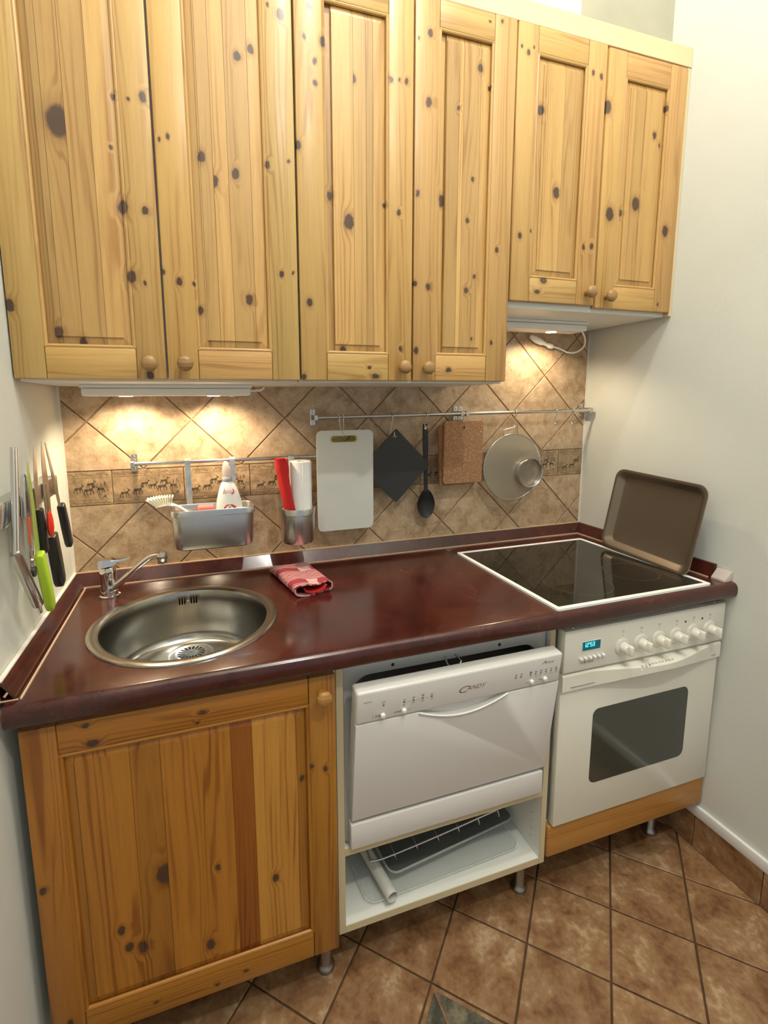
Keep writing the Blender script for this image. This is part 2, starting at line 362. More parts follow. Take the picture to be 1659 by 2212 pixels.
def towel_mat():
    mt, t, p = nt('red_white_tea_towel'); n = N(t); tc = n('ShaderNodeTexCoord'); s = n('ShaderNodeSeparateXYZ', ins=(tc.outputs['Object'],))
    nz = n('ShaderNodeTexNoise'); n.link(tc.outputs['Object'], nz.inputs['Vector']); nz.inputs['Scale'].default_value = 22
    wob = n('ShaderNodeMath', 'MULTIPLY', (n('ShaderNodeMath', 'SUBTRACT', (nz.outputs['Fac'], 0.5)).outputs[0], 0.03)).outputs[0]
    xx = n('ShaderNodeMath', 'ADD', (s.outputs[0], wob)).outputs[0]; yy = n('ShaderNodeMath', 'ADD', (s.outputs[1], wob)).outputs[0]
    def sq(v, f, th): return n('ShaderNodeMath', 'GREATER_THAN', (n('ShaderNodeMath', 'SINE', (n('ShaderNodeMath', 'MULTIPLY', (v, f)).outputs[0],)).outputs[0], th)).outputs[0]
    lines = sq(yy, 620.0, -0.1); bx, by = sq(xx, 62.0, 0.55), sq(yy, 56.0, 0.5)
    chk = n('ShaderNodeMath', 'ABSOLUTE', (n('ShaderNodeMath', 'SUBTRACT', (bx, by)).outputs[0],)).outputs[0]
    anyb = n('ShaderNodeMath', 'MAXIMUM', (bx, by)).outputs[0]
    m1 = n('ShaderNodeMix', data_type='FLOAT'); n.link(by, m1.inputs[0]); n.link(lines, m1.inputs[2]); n.link(chk, m1.inputs[3])
    m2 = n('ShaderNodeMix', data_type='RGBA'); n.link(m1.outputs[0], m2.inputs[0]); m2.inputs[6].default_value = (0.52, 0.33, 0.32, 1); m2.inputs[7].default_value = (0.27, 0.028, 0.045, 1)
    n.link(m2.outputs[2], p.inputs['Base Color']); p.inputs['Roughness'].default_value = 0.95; return mt
TOWEL = towel_mat()

# ------------------------------------------------------------------ room shell
XL, XR, YF, ZC = -0.008, 1.813, -2.4, 3.6
wl = struct(mk('wall_left', B().box(XL-0.1, XL, YF, 0.1, -0.1, ZC), PLASTER))
wr = struct(mk('wall_right', B().box(XR, XR+0.1, YF, 0.1, -0.1, ZC), PLASTER))
wb = struct(mk('wall_back', B().box(XL, XR, 0.006, 0.1, -0.1, ZC), PLASTER))
ce = struct(mk('ceiling', B().box(XL-0.1, XR+0.1, YF, 0.1, ZC, ZC+0.1), CEIL))
fl = struct(mk('floor', B().box(XL, XR, YF, 0.006, -0.1, -0.005), GROUT_F))
mk('grout_bed', B().box(XL, XR, -0.0004, 0.0062, 0.86, 1.76), GROUT_W, wb)
mk('corner_caulk', B().box(XL, XL+0.007, -0.006, 0.001, 0.94, 1.4775), SEALW, wb)
mk('corner_caulk', B().box(XR-0.006, XR, -0.006, 0.001, 0.94, 1.69), SEALW, wb)
col = struct(mk('trim_1', B().box(1.462, XR, -0.270, 0.006, 2.30, ZC), BEIGE_PLASTER)); col['label'] = 'beige plastered pipe casing in the corner above the cabinets'
mk('white_return', B().box(1.456, 1.4625, -0.2705, 0.004, 2.30, ZC), PLASTER, col)

def clip(poly, x0, x1, z0, z1):
    def cut(P, f, inter):
        o = []
        for i in range(len(P)):
            a, b = P[i-1], P[i]
            if f(b):
                if not f(a): o.append(inter(a, b))
                o.append(b)
            elif f(a): o.append(inter(a, b))
        return o
    def ix(v): return lambda a, b: (v, a[1]+(b[1]-a[1])*(v-a[0])/(b[0]-a[0]))
    def iz(v): return lambda a, b: (a[0]+(b[0]-a[0])*(v-a[1])/(b[1]-a[1]), v)
    for f, it in ((lambda p: p[0] >= x0, ix(x0)), (lambda p: p[0] <= x1, ix(x1)), (lambda p: p[1] >= z0, iz(z0)), (lambda p: p[1] <= z1, iz(z1))):
        if len(poly) < 3: return []
        poly = cut(poly, f, it)
    # drop near duplicates
    o = []
    for p in poly:
        if not o or math.dist(p, o[-1]) > 1e-4: o.append(p)
    if len(o) > 2 and math.dist(o[0], o[-1]) < 1e-4: o.pop()
    return o if len(o) >= 3 else []
def area(P): return abs(sum(P[i-1][0]*P[i][1]-P[i][0]*P[i-1][1] for i in range(len(P))))/2
def tile(P, fn, t0, t1, cham):
    """polygon P with a chamfered front; fn maps (u, v, depth) to world"""
    cx, cz = sum(p[0] for p in P)/len(P), sum(p[1] for p in P)/len(P)
    def ins(p):
        d = math.hypot(cx-p[0], cz-p[1]); k = min(0.4, cham/max(d, 1e-6)); return (p[0]+(cx-p[0])*k, p[1]+(cz-p[1])*k)
    b = B()
    b.loft([[fn(p[0], p[1], t0) for p in P], [fn(p[0], p[1], t1-cham*0.6) for p in P], [fn(*ins(p), t1) for p in P]])
    return b
HD = 0.1413
def wall_tiles(nx, nz, x0, x1, z0, z1, keep):
    for i in range(-3, 16):
        for j in range(-5, 6):
            if (i+j) % 2: continue
            cx, cz = nx+i*HD, nz+j*HD
            h = HD-0.0030
            P = clip([(cx+h, cz), (cx, cz+h), (cx-h, cz), (cx, cz-h)], x0, x1, z0, z1)
            if not P or area(P) < 2e-4 or not keep(cx, cz): continue
            mk('tile', tile(P, lambda u, v, t: (u, -t, v), -0.003, 0.004, 0.0014), TILE_W, wb, smooth=0)
NXW = 0.0585
wall_tiles(NXW+HD, 1.3793, XL+0.001, XR-0.001, 1.2395, 1.75, lambda x, z: z < 1.60 or x > 1.1)
wall_tiles(NXW+HD, 0.9957, XL+0.001, XR-0.001, 0.870, 1.1360, lambda x, z: True)
# border tiles with a frieze of running deer
def deer(b, cx, cz, s, flip=1, y=-0.0046):
    def q(pts): 
        b.prism([(cx+flip*s*px, cz+s*pz) for px, pz in pts], 'y', y, y+0.0007)
    q([(-0.50, 0.02), (-0.42, 0.20), (-0.1, 0.16), (0.28, 0.24), (0.40, 0.14), (0.34, -0.02), (0.05, -0.06), (-0.30, -0.10)])
    q([(0.28, 0.14), (0.48, 0.46), (0.58, 0.42), (0.40, 0.10)]); q([(0.46, 0.40), (0.52, 0.52), (0.74, 0.42), (0.70, 0.36)])
    q([(-0.42, 0.0), (-0.62, -0.30), (-0.50, -0.56), (-0.45, -0.54), (-0.52, -0.30), (-0.30, -0.04)])
    q([(-0.28, -0.04), (-0.30, -0.34), (-0.16, -0.58), (-0.11, -0.56), (-0.22, -0.32), (-0.16, -0.04)])
    q([(0.16, -0.02), (0.10, -0.34), (0.22, -0.58), (0.27, -0.56), (0.18, -0.32), (0.28, -0.02)])
    q([(0.26, 0.02), (0.48, -0.24), (0.44, -0.52), (0.49, -0.52), (0.56, -0.22), (0.38, 0.06)])
    q([(0.46, 0.48), (0.36, 0.74), (0.40, 0.74), (0.52, 0.50)])
deer_ob = None
zb0, zb1 = 1.1385, 1.2365
edges = [XL+0.001]+[0.113+0.1976*k for k in range(9)]+[XR-0.001]
for k in range(len(edges)-1):
    x0, x1 = edges[k]+0.0015, edges[k+1]-0.0015
    bt = mk('border_tile', tile([(x0, zb0), (x1, zb0), (x1, zb1), (x0, zb1)], lambda u, v, t: (u, -t, v), -0.003, 0.004, 0.0014), TILE_B, wb, smooth=0)
    b = B(); rs = random.Random(3); xs = x0 if k else x1-0.1946
    spots = [(0.030, 0.030, 0.019, 1), (0.066, 0.037, 0.020, 1), (0.086, 0.056, 0.017, 1), (0.108, 0.049, 0.018, 1), (0.134, 0.044, 0.021, 1), (0.140, 0.061, 0.017, 1), (0.165, 0.046, 0.016, -1)]
    if k == len(edges)-2: spots = [(a_, c_, d_, e_) for a_, c_, d_, e_ in spots]
    for a_, c_, d_, e_ in spots:
        if x0+0.012 < xs+a_ < x1-0.014: deer(b, xs+a_, zb0+c_, d_*1.15, e_)
    for q in range(9):     # reeds and hunters on the right half, little strokes
        ax = xs+rs.uniform(0.150, 0.190); az = zb0+rs.uniform(0.022, 0.066); an = rs.uniform(0.7, 2.4); L = rs.uniform(0.010, 0.020)
        if not x0+0.008 < ax < x1-0.008: continue
        dx, dz = math.cos(an)*L/2, math.sin(an)*L/2; tx, tz = -math.sin(an)*0.0013, math.cos(an)*0.0013
        b.prism([(ax-dx, az-dz), (ax+tx, az+tz), (ax+dx, az+dz), (ax-tx*0.4, az-tz*0.4)], 'y', -0.0046, -0.0039)
    mk('animal_print', b, PRINT_B, bt, smooth=0)
    b = B()
    for q in range(int((x1-x0)/0.0045)):
        ax = x0+0.003+q*0.0045
        for zc_, hh in ((zb0+0.008, 0.007), (zb1-0.009, 0.009)):
            z_ = zc_+rs.uniform(-hh*0.4, hh*0.4); a2 = rs.uniform(0.003, 0.006)
            if ax+a2 > x1-0.002: continue
            b.prism([(ax, z_-0.0012), (ax+a2, z_-rs.uniform(0, .003)), (ax+a2*0.8, z_+0.0015), (ax+0.001, z_+rs.uniform(0.001, 0.003))], 'y', -0.0044, -0.0039)
    for zz in (zb0+0.0155, zb1-0.0185): b.box(x0+0.003, x1-0.003, -0.0043, -0.0039, zz, zz+0.0009)
    mk('edge_print', b, PRINT_S, bt, smooth=0)
# floor tiles
FTX, FTY, FHD = 1.3989, -0.6457, 0.1409
for i in range(-18, 8):
    for j in range(-14, 8):
        if (i+j) % 2: continue
        cx, cy = FTX+FHD+i*FHD, FTY+j*FHD; h = FHD-0.0036
        P = clip([(cx+h, cy), (cx, cy+h), (cx-h, cy), (cx, cy-h)], XL+0.001, XR-0.001, YF, 0.0)
        if not P or area(P) < 3e-4: continue
        if abs(cx-0.8353) < 0.02 and abs(cy+0.7866) < 0.02:
            o = mk('inlaid_tile', tile([(cx+h, cy), (cx, cy+h), (cx-h, cy), (cx, cy-h)], lambda u, v, t: (u, v, t), -0.006, 0.0, 0.0015), TILE_F, fl, smooth=0)
            g = h-0.016
            for k in range(4):
                a0, a1 = R(90*k), R(90*k+90)
                mk('stone_inlay', tile([(cx+0.004*math.cos(R(90*k+45)), cy+0.004*math.sin(R(90*k+45))), (cx+g*math.cos(a0+0.02), cy+g*math.sin(a0+0.02)), (cx+g*math.cos(a1-0.02), cy+g*math.sin(a1-0.02))], lambda u, v, t: (u, v, t), -0.004, 0.0006, 0.0006), SLATE, o, smooth=0)
            continue
        mk('tile', tile(P, lambda u, v, t: (u, v, t), -0.008, 0.0, 0.0016), TILE_F, fl, smooth=0)
# right skirting: tile pieces with a white strip on top
bb = struct(mk('baseboard_right', B().box(XR-0.012, XR, YF, -0.002, 0.112, 0.148, 0.003, 2), WHITE_P))
y = -0.02
for k, L in enumerate([0.20, 0.20, 0.155, 0.20, 0.20, 0.20, 0.20, 0.20, 0.20, 0.20, 0.20, 0.20]):
    y1 = max(y-L, YF)
    mk('skirting_tile', B().box(XR-0.010, XR-0.0005, y1+0.0012, y-0.0012, 0.001, 0.112, 0.0012), TILE_F, bb); y = y1

# ------------------------------------------------------------------ pine doors
KN = {
1: [(0.118, 1.997, 0.021, 0.05, 0.1313), (0.085, 1.58, 0.009), (0.129, 1.559, 0.008), (0.253, 2.058, 0.003), (0.282, 2.067, 0.007), (0.224, 2.062, 0.004), (0.228, 1.845, 0.01), (0.272, 1.842, 0.006), (0.236, 1.702, 0.009), (0.263, 1.69, 0.0035), (0.001, 1.631, 0.009), (0.261, 1.491, 0.007), (0.213, 1.962, 0.003)],
2: [(0.31, 1.989, 0.003), (0.327, 1.997, 0.004), (0.334, 1.698, 0.006), (0.366, 1.696, 0.003), (0.301, 1.718, 0.004), (0.395, 1.968, 0.008), (0.4195, 1.92, 0.009, 0.4190, 0.46), (0.468, 1.942, 0.008), (0.511, 2.204, 0.007), (0.481, 2.184, 0.007), (0.579, 2.284, 0.008), (0.55, 2.298, 0.003), (0.540, 1.969, 0.006), (0.589, 1.982, 0.003), (0.488, 1.669, 0.008), (0.566, 1.731, 0.005), (0.594, 1.735, 0.003), (0.378, 1.639, 0.006)],
3: [(0.645, 2.317, 0.006), (0.633, 2.252, 0.004), (0.677, 2.25, 0.008), (0.656, 2.205, 0.005), (0.656, 2.159, 0.005), (0.613, 2.021, 0.007), (0.7500, 2.187, 0.007, 0.7500, 0.79), (0.846, 2.201, 0.005), (0.868, 2.204, 0.003), (0.887, 2.204, 0.005), (0.691, 1.923, 0.007), (0.737, 1.866, 0.012, 0.69, 0.750), (0.831, 1.915, 0.004), (0.868, 1.9, 0.005), (0.633, 1.669, 0.007), (0.874, 1.565, 0.004), (0.787, 1.516, 0.004), (0.718, 1.557, 0.008), (0.615, 1.491, 0.005), (0.804, 1.494, 0.007)],
4: [(0.95, 2.322, 0.006), (0.919, 2.305, 0.003), (0.948, 2.167, 0.008), (1.034, 2.169, 0.004), (1.095, 2.273, 0.007), (1.118, 2.382, 0.003), (1.153, 2.39, 0.004), (1.124, 2.233, 0.004), (0.92, 1.951, 0.005), (0.992, 1.946, 0.010, 0.975, 0.9985), (1.08, 2.006, 0.004), (1.067, 1.902, 0.005), (1.158, 1.835, 0.005), (0.915, 1.732, 0.005), (0.952, 1.726, 0.006), (1.092, 1.763, 0.004), (1.068, 1.724, 0.006), (0.919, 1.562, 0.006), (1.017, 1.512, 0.006), (1.149, 1.589, 0.004), (1.088, 1.597, 0.003)],
5: [(1.215, 2.345, 0.003), (1.236, 2.334, 0.005), (1.253, 2.349, 0.003), (1.45, 2.324, 0.005), (1.478, 2.319, 0.005), (1.286, 2.207, 0.009), (1.348, 2.004, 0.01, 1.30, 1.362), (1.23, 1.878, 0.006), (1.266, 1.895, 0.003), (1.449, 1.867, 0.005), (1.478, 1.872, 0.006), (1.295, 1.734, 0.006), (1.315, 1.766, 0.008)],
6: [(1.506, 2.247, 0.012), (1.726, 2.28, 0.006), (1.689, 2.202, 0.007), (1.712, 2.179, 0.005), (1.537, 1.966, 0.013), (1.583, 1.976, 0.007), (1.635, 2.006, 0.013), (1.755, 1.94, 0.011), (1.747, 1.722, 0.003)],
7: [(0.334, 0.811, 0.005), (0.126, 0.831, 0.005), (0.135, 0.793, 0.007), (0.323, 0.79, 0.003), (0.029, 0.508, 0.005), (0.243, 0.468, 0.015, 0.20, 0.250), (0.348, 0.447, 0.005), (0.469, 0.379, 0.007), (0.587, 0.619, 0.005), (0.534, 0.605, 0.005), (0.557, 0.633, 0.004), (0.155, 0.366, 0.007), (0.167, 0.322, 0.007), (0.193, 0.311, 0.009), (0.324, 0.264, 0.009), (0.395, 0.169, 0.004), (0.333, 0.159, 0.004), (0.209, 0.17, 0.004), (0.050, 0.196, 0.005)]}
def pine_door(root, idx, x0, x1, z0, z1, yf, stile, rail_b, rail_t, strips, tones, light, dark, knob, bev=0.004):
    """frame-and-panel door, front face at yf; strips = inner plank boundaries in x"""
    off = OFF[root]; yb = yf+0.020
    pz0, pz1, px0, px1 = z0+rail_b, z1-rail_t, x0+stile, x1-stile
    kn = [(k_[0]-off.x, k_[1]-off.z, k_[2])+tuple(q-off.x for q in k_[3:]) for k_ in KN[idx]]
    isr = lambda k: (k[1]+off.z < pz0 or k[1]+off.z > pz1) and px0-0.01 < k[0]+off.x < px1+0.01
    mv = wood('pine_%d_upright' % idx, light, dark, 'z', [k for k in kn if not isr(k)])
    mh = wood('pine_%d_rail' % idx, light, dark, 'x', [k for k in kn if isr(k)])
    rnd = random.Random(idx)
    door = mk('door', B().box(px0-0.008, px1+0.008, yf+0.013, yb-0.001, pz0-0.008, pz1+0.008), mv, root)
    for a, b_ in ((x0, px0), (px1, x1)):
        bx = B().box(a, b_, yf, yb, z0, z1, 0.003, 2)
        mk('stile', bx, mv, door, [t*rnd.uniform(0.95, 1.06) for t in (1, 1, 1)])
    for a, b_ in ((z0, pz0), (pz1, z1)):
        mk('rail', B().box(px0+0.0003, px1-0.0003, yf+0.0004, yb, a, b_, 0.003, 2), mh, door, [t*rnd.uniform(0.98, 1.08) for t in (1, 1, 1)])
    # slender moulding round the panel opening
    r = 0.0045
    for xx in (px0+r*0.6, px1-r*0.6): mk('moulding', B().tube([(xx, yf+0.005, pz0), (xx, yf+0.005, pz1)], r, 8), mv, door)
    for zz in (pz0+r*0.6, pz1-r*0.6): mk('moulding', B().tube([(px0, yf+0.005, zz), (px1, yf+0.005, zz)], r, 8), mh, door)
    # raised panel glued up from planks: field, step, sloping margin
    mg = 0.023; ylo, ystep, yfl = yf+0.0105, yf+0.0062, yf+0.0035
    xs = [px0]+list(strips)+[px1]
    for k in range(len(xs)-1):
        a, b_ = xs[k]+(0.0003 if k else 0), xs[k+1]-(0.0003 if k < len(xs)-2 else 0); b = B()
        fa, fb = max(a, px0+mg), min(b_, px1-mg)
        fz0, fz1 = pz0+mg, pz1-mg
        def q(*v): b._new(v, [tuple(range(len(v)))])
        if fb > fa:
            q((fa, yfl, fz0), (fb, yfl, fz0), (fb, yfl, fz1), (fa, yfl, fz1))
            q((fa, yfl, fz0), (fb, yfl, fz0), (fb, ystep, fz0), (fa, ystep, fz0)); q((fa, yfl, fz1), (fb, yfl, fz1), (fb, ystep, fz1), (fa, ystep, fz1))
            al, br = (a if a == px0 else fa), (b_ if b_ == px1 else fb)
            q((fa, ystep, fz0), (fb, ystep, fz0), (br, ylo, pz0), (al, ylo, pz0)); q((fa, ystep, fz1), (fb, ystep, fz1), (br, ylo, pz1), (al, ylo, pz1))
        if a < px0+mg and fb > fa:
            q((fa, yfl, fz0), (fa, yfl, fz1), (fa, ystep, fz1), (fa, ystep, fz0)); q((a, ylo, pz0), (fa, ystep, fz0), (fa, ystep, fz1), (a, ylo, pz1))
        if b_ > px1-mg and fb > fa:
            q((fb, yfl, fz0), (fb, yfl, fz1), (fb, ystep, fz1), (fb, ystep, fz0)); q((b_, ylo, pz0), (fb, ystep, fz0), (fb, ystep, fz1), (b_, ylo, pz1))
        # back, so that every plank is a closed board
        q((a, yf+0.0128, pz0), (b_, yf+0.0128, pz0), (b_, yf+0.0128, pz1), (a, yf+0.0128, pz1))
        bmesh.ops.remove_doubles(b.bm, verts=b.bm.verts[:], dist=1e-5)
        mk('plank', b, mv, door, tones[k] if isinstance(tones[k], tuple) else (tones[k],)*3, smooth=0)
    if knob:
        kx, kz = knob
        b = B().lathe([(0.0001, 0.001), (0.0085, 0.0), (0.0075, -0.009), (0.0115, -0.014), (0.0170, -0.020), (0.0178, -0.025), (0.0150, -0.0305), (0.0085, -0.0335), (0.0001, -0.0342)], (kx, yf, kz), 'y', 22)
        mk('knob', b, KNOBW if idx != 7 else KNOB7, door, smooth=60)
    return door
KNOB7 = wood('knob_pine_sink', (0.44, 0.23, 0.055), (0.28, 0.12, 0.024), 'x', freq=900)
YU = -0.346
def wall_cabinet(x0, x1, zb, label):
    t = thing('wall_cabinet', label, 'cabinet', ((x0+x1)/2, -0.16, zb), 'pine wall cabinets in a row')
    mk('body', B().box(x0, x1, YU+0.022, -0.004 if zb < 1.6 else -0.005, zb, 2.404, 0.001), WHITE_M, t)
    return t
c1 = wall_cabinet(0.0, 0.603, 1.4775, 'tall pine wall cabinet with the strip lamp fixed beneath, above the sink')
pine_door(c1, 1, -0.005, 0.2955, 1.4825, 2.404, YU, 0.061, 0.067, 0.063, [0.092, 0.1313, 0.178], [0.78, 0.86, 0.90, 1.10], UP_L, UP_D, (0.262, 1.516))
pine_door(c1, 2, 0.2995, 0.6045, 1.4825, 2.404, YU, 0.067, 0.067, 0.063, [0.392, 0.419, 0.452, 0.502], [0.96, 0.92, 1.12, 0.93, 1.10], UP_L, UP_D, (0.337, 1.517))
c2 = wall_cabinet(0.607, 1.2, 1.4775, 'tall pine wall cabinet between the sink one and the short one')
pine_door(c2, 3, 0.609, 0.9065, 1.4825, 2.404, YU, 0.066, 0.067, 0.063, [0.697, 0.750, 0.782, 0.800], [0.94, 1.12, 0.98, 0.82, 1.06], UP_L, UP_D, (0.878, 1.517))
pine_door(c2, 4, 0.9105, 1.2, 1.4825, 2.404, YU, 0.066, 0.069, 0.063, [0.998, 1.036, 1.049, 1.098], [1.14, 0.82, 1.14, 0.90, 1.06], UP_L, UP_D, (0.946, 1.516))
c3 = wall_cabinet(1.204, 1.80, 1.690, 'short pine wall cabinet above the hob')
pine_door(c3, 5, 1.204, 1.4965, 1.7065, 2.404, YU, 0.064, 0.065, 0.063, [1.30, 1.362], [0.96, 1.06, 0.90], UP_L, UP_D, (1.467, 1.740))
pine_door(c3, 6, 1.5025, 1.7995, 1.7005, 2.400, YU, 0.066, 0.065, 0.063, [1.612, 1.650], [1.0, 0.92, 1.0], UP_L, UP_D, (1.540, 1.733))
tr = thing('cornice', 'pale bare timber board along the top of the pine wall cabinets', 'trim board', (0.9, -0.33, 2.404))
mk('top_board', B().box(XL, XR-0.001, YU+0.002, YU+0.022, 2.4045, 2.458, 0.001), PALE, tr)
mk('end_strip', B().box(1.8005, XR-0.001, YU+0.004, YU+0.024, 1.690, 2.404, 0.001), PALEZ, tr)

# ------------------------------------------------------------------ base cabinets
def leg(root, x, y, h):
    mk('leg', B().lathe([(0.0001, 0.0), (0.023, 0.0), (0.024, 0.006), (0.020, 0.012), (0.015, 0.018), (0.015, h), (0.0001, h)], (x, y, 0.0), 'z', 18), STEEL_L, root, smooth=50)
STEEL_L = plain('leg_steel', (0.35, 0.34, 0.32), 0.25, metal=1)
sc = thing('base_cabinet', 'orange-brown pine sink cabinet with one square panelled door', 'cabinet', (0.31, -0.31, 0))
for q in ((0.016, 0.032, -0.580, -0.012, 0.145, 0.8605), (0.6015, 0.6175, -0.580, -0.012, 0.145, 0.8605)): mk('side_panel', B().box(*q), WHITE_M, sc)
mk('bottom_board', B().box(0.032, 0.6015, -0.580, -0.012, 0.145, 0.161), WHITE_M, sc)
mk('back_board', B().box(0.032, 0.6015, -0.016, -0.012, 0.161, 0.8605), WHITE_M, sc)
mk('top_rail', B().box(0.032, 0.6015, -0.580, -0.562, 0.80, 0.8605), WHITE_M, sc)
pine_door(sc, 7, 0.0165, 0.6125, 0.140, 0.842, -0.602, 0.060, 0.066, 0.062, [0.100, 0.195, 0.250, 0.386, 0.430, 0.524], [0.95, 1.05, 0.88, (1.06, 1.04, 1.0), (0.70, 0.52, 0.4), (1.30, 1.48, 2.2), 0.85], LO_L, LO_D, (0.581, 0.803))
for p in ((0.596, -0.527), (0.06, -0.527), (0.596, -0.08), (0.06, -0.08)): leg(sc, p[0], p[1], 0.146)
dc = thing('open_cabinet', 'white open cabinet frame around the tabletop dishwasher', 'cabinet', (0.92, -0.3, 0.145))
mk('side_panel', B().box(0.620, 0.6365, -0.577, -0.012, 0.145, 0.8605), WHITE_M, dc)
sp = mk('side_panel', B().box(1.2005, 1.217, -0.577, -0.012, 0.145, 0.8605), WHITE_M, dc)
mk('shelf', B().box(0.637, 1.200, -0.577, -0.03, 0.357, 0.375), WHITE_M, dc)
mk('bottom_board', B().box(0.637, 1.200, -0.577, -0.012, 0.145, 0.163), WHITE_M, dc)
mk('back_board', B().box(0.637, 1.200, -0.016, -0.012, 0.163, 0.860), WHITE_M, dc)
mk('top_rail', B().box(0.637, 1.200, -0.577, -0.50, 0.838, 0.8605), WHITE_M, dc)
for q in ((0.620, 0.6365, 0.145, 0.8605), (1.2005, 1.217, 0.145, 0.8605), (0.637, 1.200, 0.357, 0.375), (0.637, 1.200, 0.145, 0.163), (0.637, 1.2, 0.838, 0.8605)):
    mk('edge_strip', B().box(q[0], q[1], -0.5792, -0.577, q[2], q[3]), EDGE, dc)
b = B()
for k in range(7): b.cyl((1.2085, -0.54, 0.20+0.024*k), (1.1990, -0.54, 0.20+0.024*k), 0.0024, 10)
carve(sp, b)
for p in ((1.190, -0.512), (0.65, -0.30), (1.190, -0.08), (0.65, -0.08)): leg(dc, p[0], p[1], 0.146)
oc = thing('oven_housing', 'pine plinth drawer and housing carrying the white oven', 'cabinet', (1.515, -0.3, 0))
mk('drawer_front', B().box(1.2205, XR-0.003, -0.586, -0.566, 0.163, 0.258, 0.004, 2), PLINTH, oc)
mk('side_panel', B().box(1.2195, 1.2265, -0.470, -0.012, 0.18, 0.8605), WHITE_M, oc)
mk('bottom_board', B().box(1.2270, XR-0.003, -0.565, -0.012, 0.24, 0.256), WHITE_M, oc)
for p in ((1.725, -0.488), (1.25, -0.30), (1.708, -0.08), (1.25, -0.08)): leg(oc, p[0], p[1], 0.24)

# ------------------------------------------------------------------ worktop with sink hole, upstands
ZT, ZB, YT = 0.902, 0.8615, -0.6245
SKX, SKY = 0.3064, -0.3506
prof = [(-0.0015, ZT), (YT+0.016, ZT)]
for k in range(1, 7): a = R(90*k/6); prof.append((YT+0.016-0.016*math.sin(a), ZT-0.016+0.016*math.cos(a)))
prof += [(YT, ZB+0.008), (YT+0.004, ZB), (-0.0015, ZB)]
top = thing('worktop', 'glossy dark red-brown laminate worktop with sloping wall strips', 'worktop', (0.9, -0.31, ZB))
wt = mk('slab', B().prism(prof, 'x', 0.003, XR-0.0015), TOPM, top)
cut = mk('cutter', B().lathe([(0.0001, -0.1), (0.206, -0.1), (0.206, 0.1), (0.0001, 0.1)], (SKX, SKY, ZT), 'z', 64), TOPM, top, smooth=0)
md = wt.modifiers.new('hole', 'BOOLEAN'); md.object = cut; md.operation = 'DIFFERENCE'; md.solver = 'EXACT'
bpy.context.view_layer.update()
me = bpy.data.meshes.new_from_object(wt.evaluated_get(bpy.context.evaluated_depsgraph_get()))
wt.modifiers.clear(); wt.data = me; bpy.data.objects.remove(cut)
me.set_sharp_from_angle(angle=R(30))
us = [(-0.0045, ZT), (-0.032, ZT), (-0.032, ZT+0.004), (-0.011, ZT+0.037), (-0.0045, ZT+0.038)]
mk('wall_strip', B().prism(us, 'x', 0.0, XR-0.0035), TOPM, top)
ul = [(XL+0.001-(a+0.0045), z) for a, z in us]; cxu, czu = sum(p[0] for p in ul)/5, sum(p[1] for p in ul)/5
lst = mk('wall_strip', B().prism(ul, 'y', -0.598, -0.0046), TOPM, top)
carve(lst, B().prism([(cxu-0.0015+(p[0]-cxu)*0.72, czu-0.001+(p[1]-czu)*0.72) for p in ul], 'y', -0.61, -0.54))
mk('wall_strip', B().prism([(XR-0.001+(a+0.0045), z) for a, z in us], 'y', -0.56, -0.0046), TOPM, top)
lip = B()
lip.box(0.02, XR-0.03, -0.0355, -0.0325, ZT, ZT+0.0035); mk('sealing_lip', lip, SEAL, top)
mk('sealing_lip', B().box(0.0255, 0.0285, -0.598, -0.034, ZT, ZT+0.0035), SEAL, top)
mk('sealing_lip', B().box(XR-0.0355, XR-0.0325, -0.56, -0.034, ZT, ZT+0.0035), SEAL, top)
mk('upper_lip', B().box(0.0, XR-0.004, -0.0105, -0.0045, ZT+0.0375, ZT+0.0405), SEAL, top)
mk('upper_lip', B().box(XL+0.001, XL+0.009, -0.598, -0.005, ZT+0.0375, ZT+0.0405), SEALW, top)
e_ = B(); e_.box(XL+0.0015, XL+0.0035, -0.600, -0.597, ZT+0.001, ZT+0.038); e_.box(XL+0.002, 0.023, -0.600, -0.597, ZT+0.001, ZT+0.003); e_.prism([(0.001, ZT+0.012), (0.004, ZT+0.009), (0.009, ZT+0.016), (0.006, ZT+0.018)], 'y', -0.600, -0.597)
mk('strip_end_rim', e_, SEAL, top)
tag(mk('end_cap', B().prism([(XR-0.002-0.03, ZT), (XR-0.002, ZT), (XR-0.002, ZT+0.030), (XR-0.010, ZT+0.030), (XR-0.032, ZT+0.005)], 'y', -0.608, -0.566, 0.002), CAPM), 'clear plastic cap on the end of the wall strip beside the hob', 'end cap')

# ------------------------------------------------------------------ sink and tap
sk = thing('sink', 'round stainless steel sink let into the worktop', 'sink', (SKX, SKY, ZT))
bowl = mk('bowl', B().lathe([(0.2198, 0.0004), (0.2185, 0.0035), (0.212, 0.0052), (0.200, 0.0042), (0.1935, 0.0010), (0.1905, -0.006), (0.188, -0.03), (0.185, -0.085), (0.1825, -0.115), (0.177, -0.132), (0.166, -0.1410), (0.140, -0.1445), (0.085, -0.1460), (0.0001, -0.148), (0.0001, -0.1495), (0.085, -0.1475), (0.1403, -0.1460), (0.167, -0.1424), (0.1783, -0.1330), (0.1839, -0.1155), (0.1863, -0.0853), (0.1892, -0.03), (0.1915, -0.007), (0.1945, -0.0002), (0.2198, 0.0004)], (SKX, SKY, ZT), 'z', 72), STEEL_S, sk, smooth=60)
dx, dy, dz = 0.310, -0.248, ZT-0.1425
b = B().lathe([(0.060, 0.0003), (0.057, 0.003), (0.046, 0.0035), (0.042, 0.001), (0.0355, 0.0035), (0.0355, 0.0015), (0.042, -0.001), (0.060, -0.0003), (0.060, 0.0003)], (dx, dy, dz), 'z', 36)
